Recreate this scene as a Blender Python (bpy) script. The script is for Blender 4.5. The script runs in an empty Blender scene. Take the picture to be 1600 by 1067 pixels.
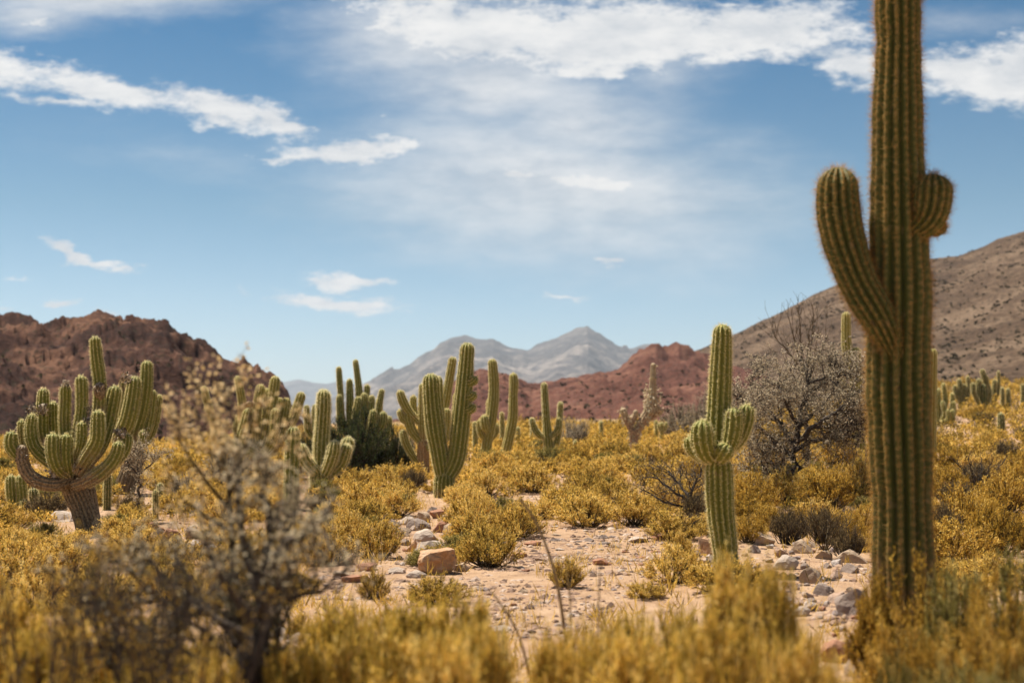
import bpy, bmesh, math, random
import numpy as np
from mathutils import Vector, noise as mnoise

sc = bpy.context.scene
COL = sc.collection
R = math.radians
# ---------------------------------------------------------------- camera
F = 1600 * 50.0 / 36.0           # focal length in photo pixels
CAMZ = 1.6
PITCH = math.atan(131.5 / F)     # horizon at photo row 665
cam_d = bpy.data.cameras.new('camera'); cam = bpy.data.objects.new('camera', cam_d)
COL.objects.link(cam); sc.camera = cam
cam.location = (0, 0, CAMZ); cam.rotation_euler = (R(90) + PITCH, 0, 0)
cam_d.lens = 50; cam_d.sensor_width = 36; cam_d.clip_start = 0.05; cam_d.clip_end = 40000
cam_d.dof.use_dof = True; cam_d.dof.focus_distance = 19.5; cam_d.dof.aperture_fstop = 1.35

def ray(px, py):
    a = (px - 800) / F; b = -(py - 533.5) / F
    c, s = math.cos(PITCH), math.sin(PITCH)
    dx, dy, dz = a, c - b * s, s + b * c
    return dx / dy, dz / dy
def P(px, py, Y):
    u, v = ray(px, py)
    return np.array((u * Y, Y, CAMZ + v * Y))
def proj(p):
    c, s = math.cos(PITCH), math.sin(PITCH)
    x, y, z = p[0], p[1], p[2] - CAMZ
    f = y * c + z * s; u = -y * s + z * c
    return 800 + F * x / f, 533.5 - F * u / f

# ---------------------------------------------------------------- world, sun, exposure
SUN_EL, SUN_AZ = 65.0, -52.0     # azimuth measured from +Y towards +X
to_sun = Vector((math.sin(R(SUN_AZ)) * math.cos(R(SUN_EL)), math.cos(R(SUN_AZ)) * math.cos(R(SUN_EL)), math.sin(R(SUN_EL))))
sd = bpy.data.lights.new('sun', 'SUN'); sd.energy = 5.0; sd.angle = R(0.55); sd.color = (1.0, 0.93, 0.82)
so = bpy.data.objects.new('sun', sd); COL.objects.link(so); so.rotation_euler = to_sun.to_track_quat('Z', 'Y').to_euler()
so.location = (0, 0, 60)
vs = sc.view_settings; vs.view_transform = 'Standard'; vs.look = 'None'; vs.gamma = 1.0; vs.use_curve_mapping = False
vs.exposure = 0.85

class NT:
    """small helper for node trees"""
    def __init__(s, nt):
        s.t = nt; nt.nodes.clear()
    def n(s, typ, props=None, **ins):
        nd = s.t.nodes.new(typ)
        for k, v in (props or {}).items(): setattr(nd, k, v)
        for k, v in ins.items():
            key = int(k[1:]) if k[0] == '_' and k[1:].isdigit() else k.replace('__', ' ')
            s.put(nd.inputs[key], v)
        return nd
    def put(s, sock, v):
        if isinstance(v, bpy.types.NodeSocket): s.t.links.new(v, sock)
        elif isinstance(v, bpy.types.Node): s.t.links.new(v.outputs[0], sock)
        else:
            if sock.type == 'RGBA' and len(v) == 3: v = (*v, 1)
            sock.default_value = v
    def m(s, op, a, b=0.0, c=0.0, clamp=False):
        return s.n('ShaderNodeMath', dict(operation=op, use_clamp=clamp), _0=a, _1=b, _2=c).outputs[0]
    def mix(s, f, a, b, blend='MIX'):
        nd = s.n('ShaderNodeMix', dict(data_type='RGBA', blend_type=blend))
        s.put(nd.inputs[0], f); s.put(nd.inputs[6], a); s.put(nd.inputs[7], b)
        return nd.outputs[2]
    def noise(s, vec, scale, detail=4, rough=0.55, dist=0.0, out=0):
        nd = s.n('ShaderNodeTexNoise', None, Scale=scale, Detail=detail, Roughness=rough, Distortion=dist)
        if vec is not None: s.put(nd.inputs['Vector'], vec)
        return nd.outputs[out]
    def smooth(s, v, lo, hi):
        nd = s.n('ShaderNodeMapRange', dict(interpolation_type='SMOOTHSTEP'))
        s.put(nd.inputs['Value'], v); nd.inputs['From Min'].default_value = lo; nd.inputs['From Max'].default_value = hi
        return nd.outputs[0]
    def ramp(s, f, stops):
        nd = s.n('ShaderNodeValToRGB', None, Fac=f); e = nd.color_ramp.elements
        while len(e) < len(stops): e.new(0.5)
        for el, (p, c) in zip(e, stops): el.position = p; el.color = (*c, 1)
        return nd.outputs[0]

world = bpy.data.worlds.new('World'); sc.world = world; world.use_nodes = True
def build_world():
    g = NT(world.node_tree)
    sky = g.n('ShaderNodeTexSky', dict(sky_type='NISHITA', sun_disc=False, sun_elevation=R(SUN_EL), sun_rotation=R(SUN_AZ), altitude=2600, air_density=1.0, dust_density=1.3, ozone_density=2.6))
    tc = g.n('ShaderNodeTexCoord'); D = tc.outputs['Generated']
    sp = g.n('ShaderNodeSeparateXYZ', None, _0=D); X, Y, Z = sp.outputs
    # clouds that lie ahead (north): the dome's gnomonic coordinates about the north point of the horizon
    ya = g.m('MAXIMUM', Y, 0.05)
    U = g.m('DIVIDE', X, ya); V = g.m('DIVIDE', Z, ya)
    ahead = g.smooth(Y, 0.3, 0.6)
    uv = g.n('ShaderNodeCombineXYZ', None, _0=U, _1=V).outputs[0]
    st = g.n('ShaderNodeMapping', None, Vector=uv, Scale=(1.0, 2.6, 1.0)).outputs[0]
    w1 = g.noise(st, 9.0, 6, 0.6, out=1); w2 = g.noise(st, 38.0, 5, 0.65, out=1)
    def off(v, k):
        c = g.n('ShaderNodeVectorMath', dict(operation='SUBTRACT'), _0=v, _1=(0.5, 0.5, 0.5)).outputs[0]
        return g.n('ShaderNodeVectorMath', dict(operation='MULTIPLY'), _0=c, _1=(k, k * 0.55, 0)).outputs[0]
    wuv = g.n('ShaderNodeVectorMath', dict(operation='ADD'), _0=uv, _1=off(w1, 0.075)).outputs[0]
    wuv = g.n('ShaderNodeVectorMath', dict(operation='ADD'), _0=wuv, _1=off(w2, 0.02)).outputs[0]
    def blobs(lst):
        acc = None
        for (x, y, a, b, rot, k) in lst:
            u, v = ray(x, y)
            mp = g.n('ShaderNodeMapping', dict(vector_type='TEXTURE'), Vector=wuv, Location=(u, v, 0), Rotation=(0, 0, R(-rot)), Scale=(a / F, b / F, 1))
            ln = g.n('ShaderNodeVectorMath', dict(operation='LENGTH'), _0=mp.outputs[0])
            val = g.m('MULTIPLY_ADD', ln.outputs['Value'], -k, k)
            acc = val if acc is None else g.m('SMOOTH_MAX', acc, val, 0.15)
        return acc
    hard = blobs([(-60, 105, 190, 46, 8, 1), (150, 140, 190, 30, 13, 1), (330, 168, 130, 34, 12, 1), (425, 185, 90, 34, 12, 1), (90, 160, 120, 14, 9, .8),
        (540, 233, 160, 29, -3, 1), (450, 244, 70, 12, 0, .8), (905, 290, 120, 22, 3, 1.2), (795, 284, 85, 15, 4, 1),
        (555, 436, 84, 15, 4, 1), (520, 469, 125, 18, 6, 1.1), (125, 398, 80, 13, 8, 1.1), (100, 466, 45, 11, 2, 1.2), (190, 487, 40, 8, 4, .7), (190, 414, 36, 8, 3, .8),
        (955, 404, 36, 16, 8, .8), (880, 462, 62, 8, 2, .7), (215, 408, 20, 6, 3, .4), (362, 458, 24, 9, 0, .35), (606, 184, 26, 6, 0, .5), (25, 428, 36, 4, 0, .4), (5, 475, 20, 8, 0, .6),
        (760, 50, 300, 85, 8, 1.1), (960, 65, 300, 85, -6, 1.2), (1170, 50, 250, 62, -3, 1.2), (1335, 95, 95, 44, 8, 1), (1450, 95, 110, 30, 5, .9), (1545, 122, 160, 60, 9, 1.3), (1640, 100, 150, 60, 0, 1.1), (1590, 70, 34, 12, 0, .6), (1150, 6, 160, 10, 0, .6), (930, 118, 170, 26, 0, .9), (50, 40, 90, 12, 0, .6)])
    n3 = g.noise(g.n('ShaderNodeMapping', None, Vector=uv, Scale=(1.0, 2.2, 1.0)).outputs[0], 46.0, 8, 0.62)
    n4 = g.noise(g.n('ShaderNodeMapping', None, Vector=uv, Scale=(1.0, 3.0, 1.0)).outputs[0], 11.0, 5, 0.6)
    n6 = g.noise(g.n('ShaderNodeMapping', None, Vector=uv, Scale=(1.0, 1.8, 1.0)).outputs[0], 120.0, 5, 0.65)
    det = g.m('ADD', g.m('MULTIPLY_ADD', n6, 0.7, -0.35), g.m('ADD', g.m('MULTIPLY_ADD', n3, 1.15, -0.575), g.m('MULTIPLY_ADD', n4, 0.7, -0.35)))
    hardm = g.smooth(g.m('ADD', hard, det), 0.03, 0.72)
    soft = blobs([(700, 60, 320, 110, 0, 1), (900, 190, 260, 130, 10, .75), (760, 120, 250, 120, 0, 1), (860, 290, 520, 190, 5, .9), (620, 330, 260, 70, 8, .4), (1080, 300, 160, 90, 0, .4), (160, 0, 330, 60, -3, .9), (40, 30, 180, 50, 0, .8), (1050, 120, 120, 170, 0, .5), (300, 250, 260, 40, 8, .2), (1500, 30, 200, 40, 4, .35), (640, 240, 160, 60, 10, .35)])
    softm = g.m('MULTIPLY', g.smooth(g.m('ADD', soft, g.m('MULTIPLY_ADD', n4, 0.5, -0.25)), -0.05, 0.9), 0.82)
    dens = g.m('MULTIPLY', g.m('MAXIMUM', hardm, softm), ahead)
    # the rest of the dome carries the same kind of scattered cloud, on a flat layer high above
    za = g.m('MAXIMUM', Z, 0.06)
    lay = g.n('ShaderNodeCombineXYZ', None, _0=g.m('DIVIDE', X, za), _1=g.m('DIVIDE', Y, za)).outputs[0]
    n5 = g.noise(lay, 0.8, 7, 0.6, 0.3)
    rest = g.m('MULTIPLY', g.smooth(n5, 0.57, 0.75), g.smooth(Z, 0.05, 0.2))
    inframe = g.m('MULTIPLY', ahead, g.m('SUBTRACT', 1.0, g.smooth(V, 0.33, 0.5)))
    rest = g.m('MULTIPLY', rest, g.m('SUBTRACT', 1.0, inframe))
    dens = g.m('MAXIMUM', dens, rest)
    shade = g.smooth(g.m('ADD', g.m('MULTIPLY', n3, 0.35), g.m('MULTIPLY', n4, 0.65)), 0.3, 0.66)
    ccol = g.mix(shade, (5.0, 5.3, 5.7), (7.7, 7.6, 7.45))
    deep = g.ramp(Z, [(0.0, (1.0, 1.0, 1.0)), (0.08, (0.84, 0.93, 0.92)), (0.15, (0.54, 0.76, 0.76)), (0.27, (0.12, 0.54, 0.70)), (0.5, (0.08, 0.43, 0.62)), (1.0, (0.06, 0.37, 0.57))])
    grade = g.mix(1.0, g.mix(1.0, sky.outputs[0], (1.05, 1.03, 0.98), 'MULTIPLY'), deep, 'MULTIPLY')
    col = g.mix(dens, grade, ccol)
    bg = g.n('ShaderNodeBackground', None, Color=col, Strength=0.066)
    g.n('ShaderNodeOutputWorld', None, Surface=bg.outputs[0])
build_world()
world.cycles.sampling_method = 'MANUAL'; world.cycles.sample_map_resolution = 512

# ---------------------------------------------------------------- numpy noise
def _h(ix, iy, seed):
    n = (ix.astype(np.int64) * 374761393 + iy.astype(np.int64) * 668265263 + seed * 974711) & 0xffffffff
    n = ((n ^ (n >> 13)) * 1274126177) & 0xffffffff
    n = ((n ^ (n >> 16)) * 2246822519) & 0xffffffff
    return ((n ^ (n >> 15)) & 0xffffff) / float(0xffffff)
def gnoise(x, y, seed=0):
    x = np.asarray(x, float); y = np.asarray(y, float)
    x0 = np.floor(x); y0 = np.floor(y); fx = x - x0; fy = y - y0
    u = fx**3 * (fx * (fx * 6 - 15) + 10); v = fy**3 * (fy * (fy * 6 - 15) + 10)
    def gr(i, j):
        a = _h(x0 + i, y0 + j, seed) * 6.2831853
        return np.cos(a) * (fx - i) + np.sin(a) * (fy - j)
    return 1.5 * ((gr(0, 0) * (1 - u) + gr(1, 0) * u) * (1 - v) + (gr(0, 1) * (1 - u) + gr(1, 1) * u) * v)
def fbm(x, y, octv=5, seed=0, gain=0.5, lac=2.03):
    s = 0; a = 1.0; t = 0
    for o in range(octv):
        s = s + a * gnoise(x, y, seed + o * 17); t += a; a *= gain; x = x * lac + 13.7; y = y * lac - 7.1
    return s / t
def ridged(x, y, octv=5, seed=0, gain=0.55, lac=2.1):
    s = 0; a = 1.0; t = 0
    for o in range(octv):
        s = s + a * (1 - 2 * np.abs(gnoise(x, y, seed + o * 31))); t += a; a *= gain; x = x * lac + 3.3; y = y * lac + 9.2
    return s / t
def sstep(a, b, x):
    t = np.clip((np.asarray(x, float) - a) / (b - a), 0, 1); return t * t * (3 - 2 * t)

# ---------------------------------------------------------------- mesh helpers
class Geo:
    def __init__(s): s.V = []; s.Q = []; s.T = []; s.A = []; s.n = 0
    def add(s, V, Q=None, T=None, a=None):
        V = np.asarray(V, float).reshape(-1, 3)
        if Q is not None and len(Q): s.Q.append(np.asarray(Q) + s.n)
        if T is not None and len(T): s.T.append(np.asarray(T) + s.n)
        A = np.zeros((len(V), 2))
        if a is not None:
            a = np.asarray(a, float)
            if a.ndim == 2: A[:] = a
            else: A[:, 0] = a
        s.A.append(A); s.V.append(V); s.n += len(V)
    def mesh(s, name, mat, smooth=True):
        V = np.concatenate(s.V); A = np.concatenate(s.A)
        Q = np.concatenate(s.Q) if s.Q else np.zeros((0, 4), int)
        T = np.concatenate(s.T) if s.T else np.zeros((0, 3), int)
        me = bpy.data.meshes.new(name)
        me.vertices.add(len(V)); me.vertices.foreach_set('co', V.astype(np.float32).ravel())
        li = np.concatenate([Q.ravel(), T.ravel()]).astype(np.int32)
        me.loops.add(len(li)); me.loops.foreach_set('vertex_index', li)
        ls = np.concatenate([np.arange(len(Q)) * 4, len(Q) * 4 + np.arange(len(T)) * 3]).astype(np.int32)
        me.polygons.add(len(ls)); me.polygons.foreach_set('loop_start', ls)
        me.polygons.foreach_set('use_smooth', np.full(len(ls), smooth))
        me.update(calc_edges=True)
        for i, nm in enumerate(('tint', 'age')):
            at = me.attributes.new(nm, 'FLOAT', 'POINT'); at.data.foreach_set('value', A[:, i].astype(np.float32))
        if mat is not None: me.materials.append(mat)
        return me
    def obj(s, name, mat, parent=None, smooth=True):
        return link(name, s.mesh(name, mat, smooth), parent)

def link(name, me, parent=None, loc=None):
    o = bpy.data.objects.new(name, me); COL.objects.link(o)
    if parent is not None: o.parent = parent
    if loc is not None: o.location = loc
    return o
def tag(o, label, cat, group=None):
    o['label'] = label; o['category'] = cat
    if group: o['group'] = group
    return o
def structure(o): o['kind'] = 'structure'; return o
def stuff(o, label=None):
    o['kind'] = 'stuff'
    if label: o['label'] = label
    return o

def tubes(geo, Pt, Rd, sides=3, tint=0.5):
    """N tubes at once: Pt (N,K,3), Rd (N,K)"""
    Pt = np.asarray(Pt, float); Rd = np.asarray(Rd, float); N, K, _ = Pt.shape
    tan = np.gradient(Pt, axis=1); tan /= np.linalg.norm(tan, axis=2, keepdims=True) + 1e-9
    ref = np.where(np.abs(tan[:, :1, 2:3]) < 0.9, np.array([0, 0, 1.0]), np.array([1.0, 0, 0]))
    a = np.cross(tan, np.broadcast_to(ref, tan.shape)); a /= np.linalg.norm(a, axis=2, keepdims=True) + 1e-9
    b = np.cross(tan, a)
    th = np.arange(sides) * 2 * math.pi / sides
    V = Pt[:, :, None, :] + Rd[:, :, None, None] * (np.cos(th)[None, None, :, None] * a[:, :, None, :] + np.sin(th)[None, None, :, None] * b[:, :, None, :])
    idx = np.arange(N * K * sides).reshape(N, K, sides)
    q = np.stack([idx[:, :-1], np.roll(idx, -1, 2)[:, :-1], np.roll(idx, -1, 2)[:, 1:], idx[:, 1:]], -1).reshape(-1, 4)
    t = np.broadcast_to(np.asarray(tint, float).reshape(-1, 1, 1), (N, K, sides)).ravel() if np.ndim(tint) else np.full(N * K * sides, tint)
    geo.add(V, Q=q, a=t)
def leaves(geo, pos, d, ln, wd, rng, tint, face=None):
    """diamond leaf faces"""
    N = len(pos); d = d / (np.linalg.norm(d, axis=1, keepdims=True) + 1e-9)
    s = np.cross(d, rng.normal(size=(N, 3)) if face is None else face + rng.normal(size=(N, 3)) * 0.45); s /= np.linalg.norm(s, axis=1, keepdims=True) + 1e-9
    ln = np.broadcast_to(ln, (N,))[:, None]; wd = np.broadcast_to(wd, (N,))[:, None]
    nrm = np.cross(d, s)
    V = np.stack([pos, pos + d * ln * 0.5 + s * wd * 0.5 + nrm * wd * 0.15, pos + d * ln, pos + d * ln * 0.5 - s * wd * 0.5 + nrm * wd * 0.15], 1)
    geo.add(V, Q=np.arange(N * 4).reshape(N, 4), a=np.repeat(tint, 4))
def unit(v): return v / (np.linalg.norm(v, axis=-1, keepdims=True) + 1e-9)

# ---------------------------------------------------------------- materials
def mat(name, fn):
    m = bpy.data.materials.new(name); m.use_nodes = True; g = NT(m.node_tree)
    out = g.n('ShaderNodeOutputMaterial'); sh = fn(g); g.put(out.inputs['Surface'], sh); return m
def bsdf(g, col, rough=0.85, normal=None, spec=0.25):
    b = g.n('ShaderNodeBsdfPrincipled', None, Roughness=rough)
    g.put(b.inputs['Base Color'], col); b.inputs['Specular IOR Level'].default_value = spec
    if normal is not None: g.put(b.inputs['Normal'], normal)
    return b.outputs[0]
def bump(g, h, st=0.5, dist=0.05):
    return g.n('ShaderNodeBump', None, Strength=st, Distance=dist, Height=h).outputs[0]
def leafmat(name, stops, transl=0.35, vary=0.4):
    def fn(g):
        t = g.n('ShaderNodeAttribute', dict(attribute_name='tint')).outputs['Fac']
        oi = g.n('ShaderNodeObjectInfo').outputs['Random']
        f = g.m('ADD', t, g.m('MULTIPLY_ADD', oi, vary, -vary * 0.5), clamp=True)
        c = g.ramp(f, stops)
        d = g.n('ShaderNodeBsdfDiffuse', None, Color=c).outputs[0]
        tr = g.n('ShaderNodeBsdfTranslucent', None, Color=c).outputs[0]
        mx = g.n('ShaderNodeMixShader', None, _0=transl, _1=d, _2=tr)
        return mx.outputs[0]
    return mat(name, fn)
M = {}
M['gold'] = leafmat('golden_foliage', [(0.0, (0.11, 0.08, 0.02)), (0.35, (0.54, 0.35, 0.065)), (0.7, (0.90, 0.595, 0.135)), (1.0, (0.96, 0.72, 0.27))], 0.36)
M['amber'] = leafmat('amber_foliage', [(0.0, (0.15, 0.10, 0.022)), (0.4, (0.42, 0.25, 0.038)), (0.75, (0.66, 0.40, 0.065)), (1.0, (0.82, 0.57, 0.16))], 0.34)
M['plume'] = leafmat('golden_plume', [(0.0, (0.13, 0.10, 0.022)), (0.4, (0.56, 0.375, 0.062)), (0.8, (0.90, 0.61, 0.13)), (1.0, (0.96, 0.73, 0.26))], 0.38)
M['grey'] = leafmat('grey_thorn_foliage', [(0.0, (0.22, 0.17, 0.10)), (0.5, (0.46, 0.37, 0.24)), (1.0, (0.76, 0.64, 0.46))], 0.3, 0.05)
M['cream'] = leafmat('cream_shrub_foliage', [(0.0, (0.30, 0.24, 0.13)), (0.5, (0.58, 0.48, 0.30)), (1.0, (0.80, 0.68, 0.48))], 0.3, 0.05)
M['tan'] = leafmat('tan_shrub_foliage', [(0.0, (0.42, 0.29, 0.10)), (0.5, (0.74, 0.53, 0.24)), (1.0, (0.90, 0.72, 0.44))], 0.4, 0.05)
M['olive'] = leafmat('olive_foliage', [(0.0, (0.08, 0.075, 0.02)), (0.4, (0.20, 0.17, 0.042)), (0.8, (0.36, 0.29, 0.08)), (1.0, (0.52, 0.42, 0.16))], 0.35)
M['dgreen'] = leafmat('dark_green_foliage', [(0.0, (0.025, 0.035, 0.012)), (0.6, (0.06, 0.075, 0.028)), (1.0, (0.14, 0.13, 0.05))], 0.2, 0.1)
M['dusk'] = leafmat('grey_green_foliage', [(0.0, (0.05, 0.048, 0.03)), (0.6, (0.12, 0.11, 0.065)), (1.0, (0.30, 0.25, 0.15))], 0.2, 0.1)
M['drybrown'] = leafmat('dry_brown_foliage', [(0.0, (0.07, 0.05, 0.025)), (0.6, (0.19, 0.13, 0.06)), (1.0, (0.42, 0.30, 0.14))], 0.2, 0.2)
M['spine'] = leafmat('cactus_spine', [(0.0, (0.40, 0.30, 0.14)), (0.5, (0.80, 0.68, 0.32)), (1.0, (0.96, 0.88, 0.58))], 0.45, 0.1)
M['spine_orange'] = leafmat('cactus_spine_orange', [(0.0, (0.26, 0.13, 0.04)), (0.5, (0.48, 0.27, 0.08)), (1.0, (0.64, 0.44, 0.18))], 0.45, 0.0)
M['cork'] = leafmat('corky_scab', [(0.0, (0.06, 0.04, 0.025)), (0.5, (0.34, 0.26, 0.18)), (1.0, (0.66, 0.55, 0.42))], 0.0, 0.0)
M['wood'] = mat('dark_twig_wood', lambda g: bsdf(g, g.ramp(g.noise(g.n('ShaderNodeTexCoord').outputs['Object'], 30, 4), [(0.3, (0.035, 0.026, 0.02)), (0.7, (0.11, 0.085, 0.065))]), 0.9))
M['stem'] = mat('bush_stem_wood', lambda g: bsdf(g, g.ramp(g.noise(g.n('ShaderNodeTexCoord').outputs['Object'], 30, 4), [(0.3, (0.04, 0.028, 0.014)), (0.7, (0.12, 0.08, 0.035))]), 0.9))
M['stalk'] = mat('dry_stalk', lambda g: bsdf(g, g.ramp(g.noise(g.n('ShaderNodeTexCoord').outputs['Object'], 40, 4), [(0.3, (0.22, 0.14, 0.06)), (0.7, (0.42, 0.29, 0.14))]), 0.8))

def cactus_mat(name, green_a, green_b, crest, bark_a, bark_b):
    def fn(g):
        at = g.n('ShaderNodeAttribute', dict(attribute_name='tint')).outputs['Fac']
        ag = g.n('ShaderNodeAttribute', dict(attribute_name='age')).outputs['Fac']
        ob = g.n('ShaderNodeTexCoord').outputs['Object']
        n1 = g.noise(ob, 5, 5, 0.6); n2 = g.noise(ob, 34, 4, 0.6)
        gr = g.mix(n1, green_a, green_b)
        gr = g.mix(g.m('MULTIPLY', g.smooth(at, 0.45, 1.0), g.m('MULTIPLY_ADD', n2, 0.9, 0.15), clamp=True), gr, crest)
        # scars: pale corky specks
        sc1 = g.smooth(g.noise(ob, 9, 4, 0.7), 0.60, 0.68)
        gr = g.mix(g.m('MULTIPLY', sc1, 0.55), gr, bark_b)
        hol = g.smooth(g.noise(ob, 6.3, 3, 0.6), 0.30, 0.26)
        gr = g.mix(g.m('MULTIPLY', hol, 0.8), gr, (0.05, 0.035, 0.02))
        bk = g.mix(g.smooth(n2, 0.35, 0.65), bark_a, bark_b)
        f = g.smooth(g.m('ADD', ag, g.m('MULTIPLY_ADD', n1, 0.7, -0.35)), 0.35, 0.65)
        c = g.mix(f, gr, bk)
        nz = g.noise(ob, 55, 3, 0.6)
        return bsdf(g, c, 0.62, bump(g, nz, 0.5, 0.012), 0.3)
    return mat(name, fn)
M['skin'] = cactus_mat('cactus_skin', (0.13, 0.14, 0.018), (0.235, 0.225, 0.034), (0.58, 0.48, 0.15), (0.13, 0.085, 0.045), (0.36, 0.25, 0.13))
M['skin_dark'] = cactus_mat('cactus_skin_deep_green', (0.055, 0.072, 0.013), (0.125, 0.125, 0.022), (0.44, 0.27, 0.075), (0.12, 0.08, 0.04), (0.30, 0.20, 0.09))
M['skin_gold'] = cactus_mat('cactus_skin_golden', (0.22, 0.20, 0.034), (0.34, 0.29, 0.055), (0.62, 0.50, 0.18), (0.32, 0.17, 0.06), (0.50, 0.33, 0.16))
M['dead'] = cactus_mat('dead_cactus_husk', (0.30, 0.18, 0.08), (0.55, 0.43, 0.26), (0.62, 0.52, 0.34), (0.16, 0.07, 0.03), (0.55, 0.40, 0.24))

def rock_mat(name, stops, vary=True):
    def fn(g):
        ob = g.n('ShaderNodeTexCoord').outputs['Object']; oi = g.n('ShaderNodeObjectInfo').outputs['Random']
        n1 = g.noise(ob, 2.2, 6, 0.65); n2 = g.noise(ob, 14, 5, 0.7)
        f = g.m('ADD', g.m('MULTIPLY', oi, 0.75 if vary else 0.0), g.m('MULTIPLY', n1, 0.45), clamp=True)
        c = g.ramp(f, stops)
        c = g.mix(g.m('MULTIPLY', g.smooth(n2, 0.5, 0.72), 0.35), c, (0.16, 0.11, 0.08))
        return bsdf(g, c, 0.9, bump(g, n2, 0.6, 0.03))
    return mat(name, fn)
M['rock'] = rock_mat('desert_rock', [(0.12, (0.36, 0.26, 0.20)), (0.4, (0.42, 0.27, 0.18)), (0.62, (0.50, 0.42, 0.35)), (0.82, (0.32, 0.25, 0.23)), (1.0, (0.60, 0.52, 0.44))])
M['rock_orange'] = rock_mat('orange_rock', [(0.12, (0.36, 0.17, 0.065)), (0.2, (0.46, 0.25, 0.12)), (0.3, (0.54, 0.38, 0.25))], False)
M['rock_pale'] = rock_mat('pale_rock', [(0.1, (0.46, 0.36, 0.28)), (0.5, (0.58, 0.47, 0.37)), (1.0, (0.64, 0.55, 0.46))], False)
M['rock_tan'] = rock_mat('tan_rock', [(0.1, (0.38, 0.27, 0.18)), (0.5, (0.46, 0.34, 0.23)), (1.0, (0.52, 0.40, 0.30))], False)
M['rock_red'] = rock_mat('red_rock', [(0.1, (0.34, 0.16, 0.09)), (0.5, (0.42, 0.23, 0.14)), (1.0, (0.48, 0.31, 0.20))], False)
M['rock_grey'] = rock_mat('grey_rock', [(0.1, (0.24, 0.18, 0.145)), (0.5, (0.36, 0.28, 0.225)), (1.0, (0.46, 0.37, 0.30))], False)

def ground_fn(g):
    geo = g.n('ShaderNodeNewGeometry').outputs['Position']
    n1 = g.noise(geo, 0.35, 5, 0.6); n2 = g.noise(geo, 2.6, 6, 0.65); n3 = g.noise(geo, 22, 5, 0.7); n4 = g.noise(geo, 0.06, 5, 0.6)
    c = g.ramp(n2, [(0.3, (0.26, 0.155, 0.088)), (0.5, (0.40, 0.255, 0.15)), (0.7, (0.50, 0.34, 0.215))])
    c = g.mix(g.m('MULTIPLY', g.smooth(n1, 0.45, 0.65), 0.45), c, (0.33, 0.19, 0.105))
    c = g.mix(g.m('MULTIPLY', g.smooth(n3, 0.55, 0.7), 0.5), c, (0.25, 0.165, 0.115))
    c = g.mix(g.m('MULTIPLY', g.smooth(n3, 0.45, 0.3), 0.4), c, (0.60, 0.47, 0.37))
    sep = g.n('ShaderNodeSeparateXYZ', None, _0=geo)
    far = g.smooth(sep.outputs[1], 55, 130)
    scr = g.mix(g.smooth(n4, 0.4, 0.6), (0.30, 0.20, 0.06), (0.24, 0.15, 0.09))
    c = g.mix(g.m('MULTIPLY', far, 0.75), c, scr)
    h = g.m('ADD', g.m('MULTIPLY', n3, 0.6), n2)
    return bsdf(g, c, 0.95, bump(g, h, 0.8, 0.06), 0.15)
M['ground'] = mat('desert_ground', ground_fn)

def hill_mat(name, dark, mid, light, speck, s, speck_amt=0.5, streak=0.0):
    def fn(g):
        pos = g.n('ShaderNodeNewGeometry').outputs['Position']
        n1 = g.noise(pos, 0.035 * s, 7, 0.62); n2 = g.noise(pos, 0.28 * s, 6, 0.68); n3 = g.noise(pos, 0.9 * s, 4, 0.7)
        c = g.ramp(g.m('ADD', g.m('MULTIPLY', n1, 0.65), g.m('MULTIPLY', n2, 0.35)), [(0.38, dark), (0.5, mid), (0.62, light)])
        v = g.n('ShaderNodeTexVoronoi', None, Vector=pos, Scale=0.42 * s, Randomness=1.0).outputs['Distance']
        sp = g.m('MULTIPLY', g.smooth(g.m('ADD', v, g.m('MULTIPLY_ADD', n3, 0.5, -0.25)), 0.34, 0.2), speck_amt)
        c = g.mix(sp, c, speck)
        c = g.mix(g.m('MULTIPLY', g.smooth(n3, 0.58, 0.72), 0.5), c, light)
        h = g.m('ADD', g.m('MULTIPLY', n2, 1.0), g.m('MULTIPLY', n3, 0.5))
        return bsdf(g, c, 0.95, bump(g, h, 1.0, 1.2 / s), 0.1)
    return mat(name, fn)
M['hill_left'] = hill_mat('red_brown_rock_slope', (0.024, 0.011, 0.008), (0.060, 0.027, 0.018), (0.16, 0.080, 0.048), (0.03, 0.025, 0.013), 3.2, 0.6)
M['hill_red'] = hill_mat('red_rock_ridge', (0.065, 0.026, 0.018), (0.122, 0.050, 0.034), (0.20, 0.095, 0.062), (0.06, 0.045, 0.03), 2.0, 0.4)
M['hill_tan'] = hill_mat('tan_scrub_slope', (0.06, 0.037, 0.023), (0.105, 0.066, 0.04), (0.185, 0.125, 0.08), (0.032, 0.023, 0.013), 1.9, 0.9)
M['mount'] = hill_mat('grey_mountain_slope', (0.055, 0.05, 0.052), (0.10, 0.088, 0.085), (0.30, 0.25, 0.215), (0.05, 0.045, 0.04), 0.09, 0.3)
M['mount_far'] = hill_mat('far_mountain_slope', (0.05, 0.05, 0.055), (0.09, 0.085, 0.09), (0.22, 0.20, 0.19), (0.05, 0.045, 0.04), 0.05, 0.3)

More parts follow.
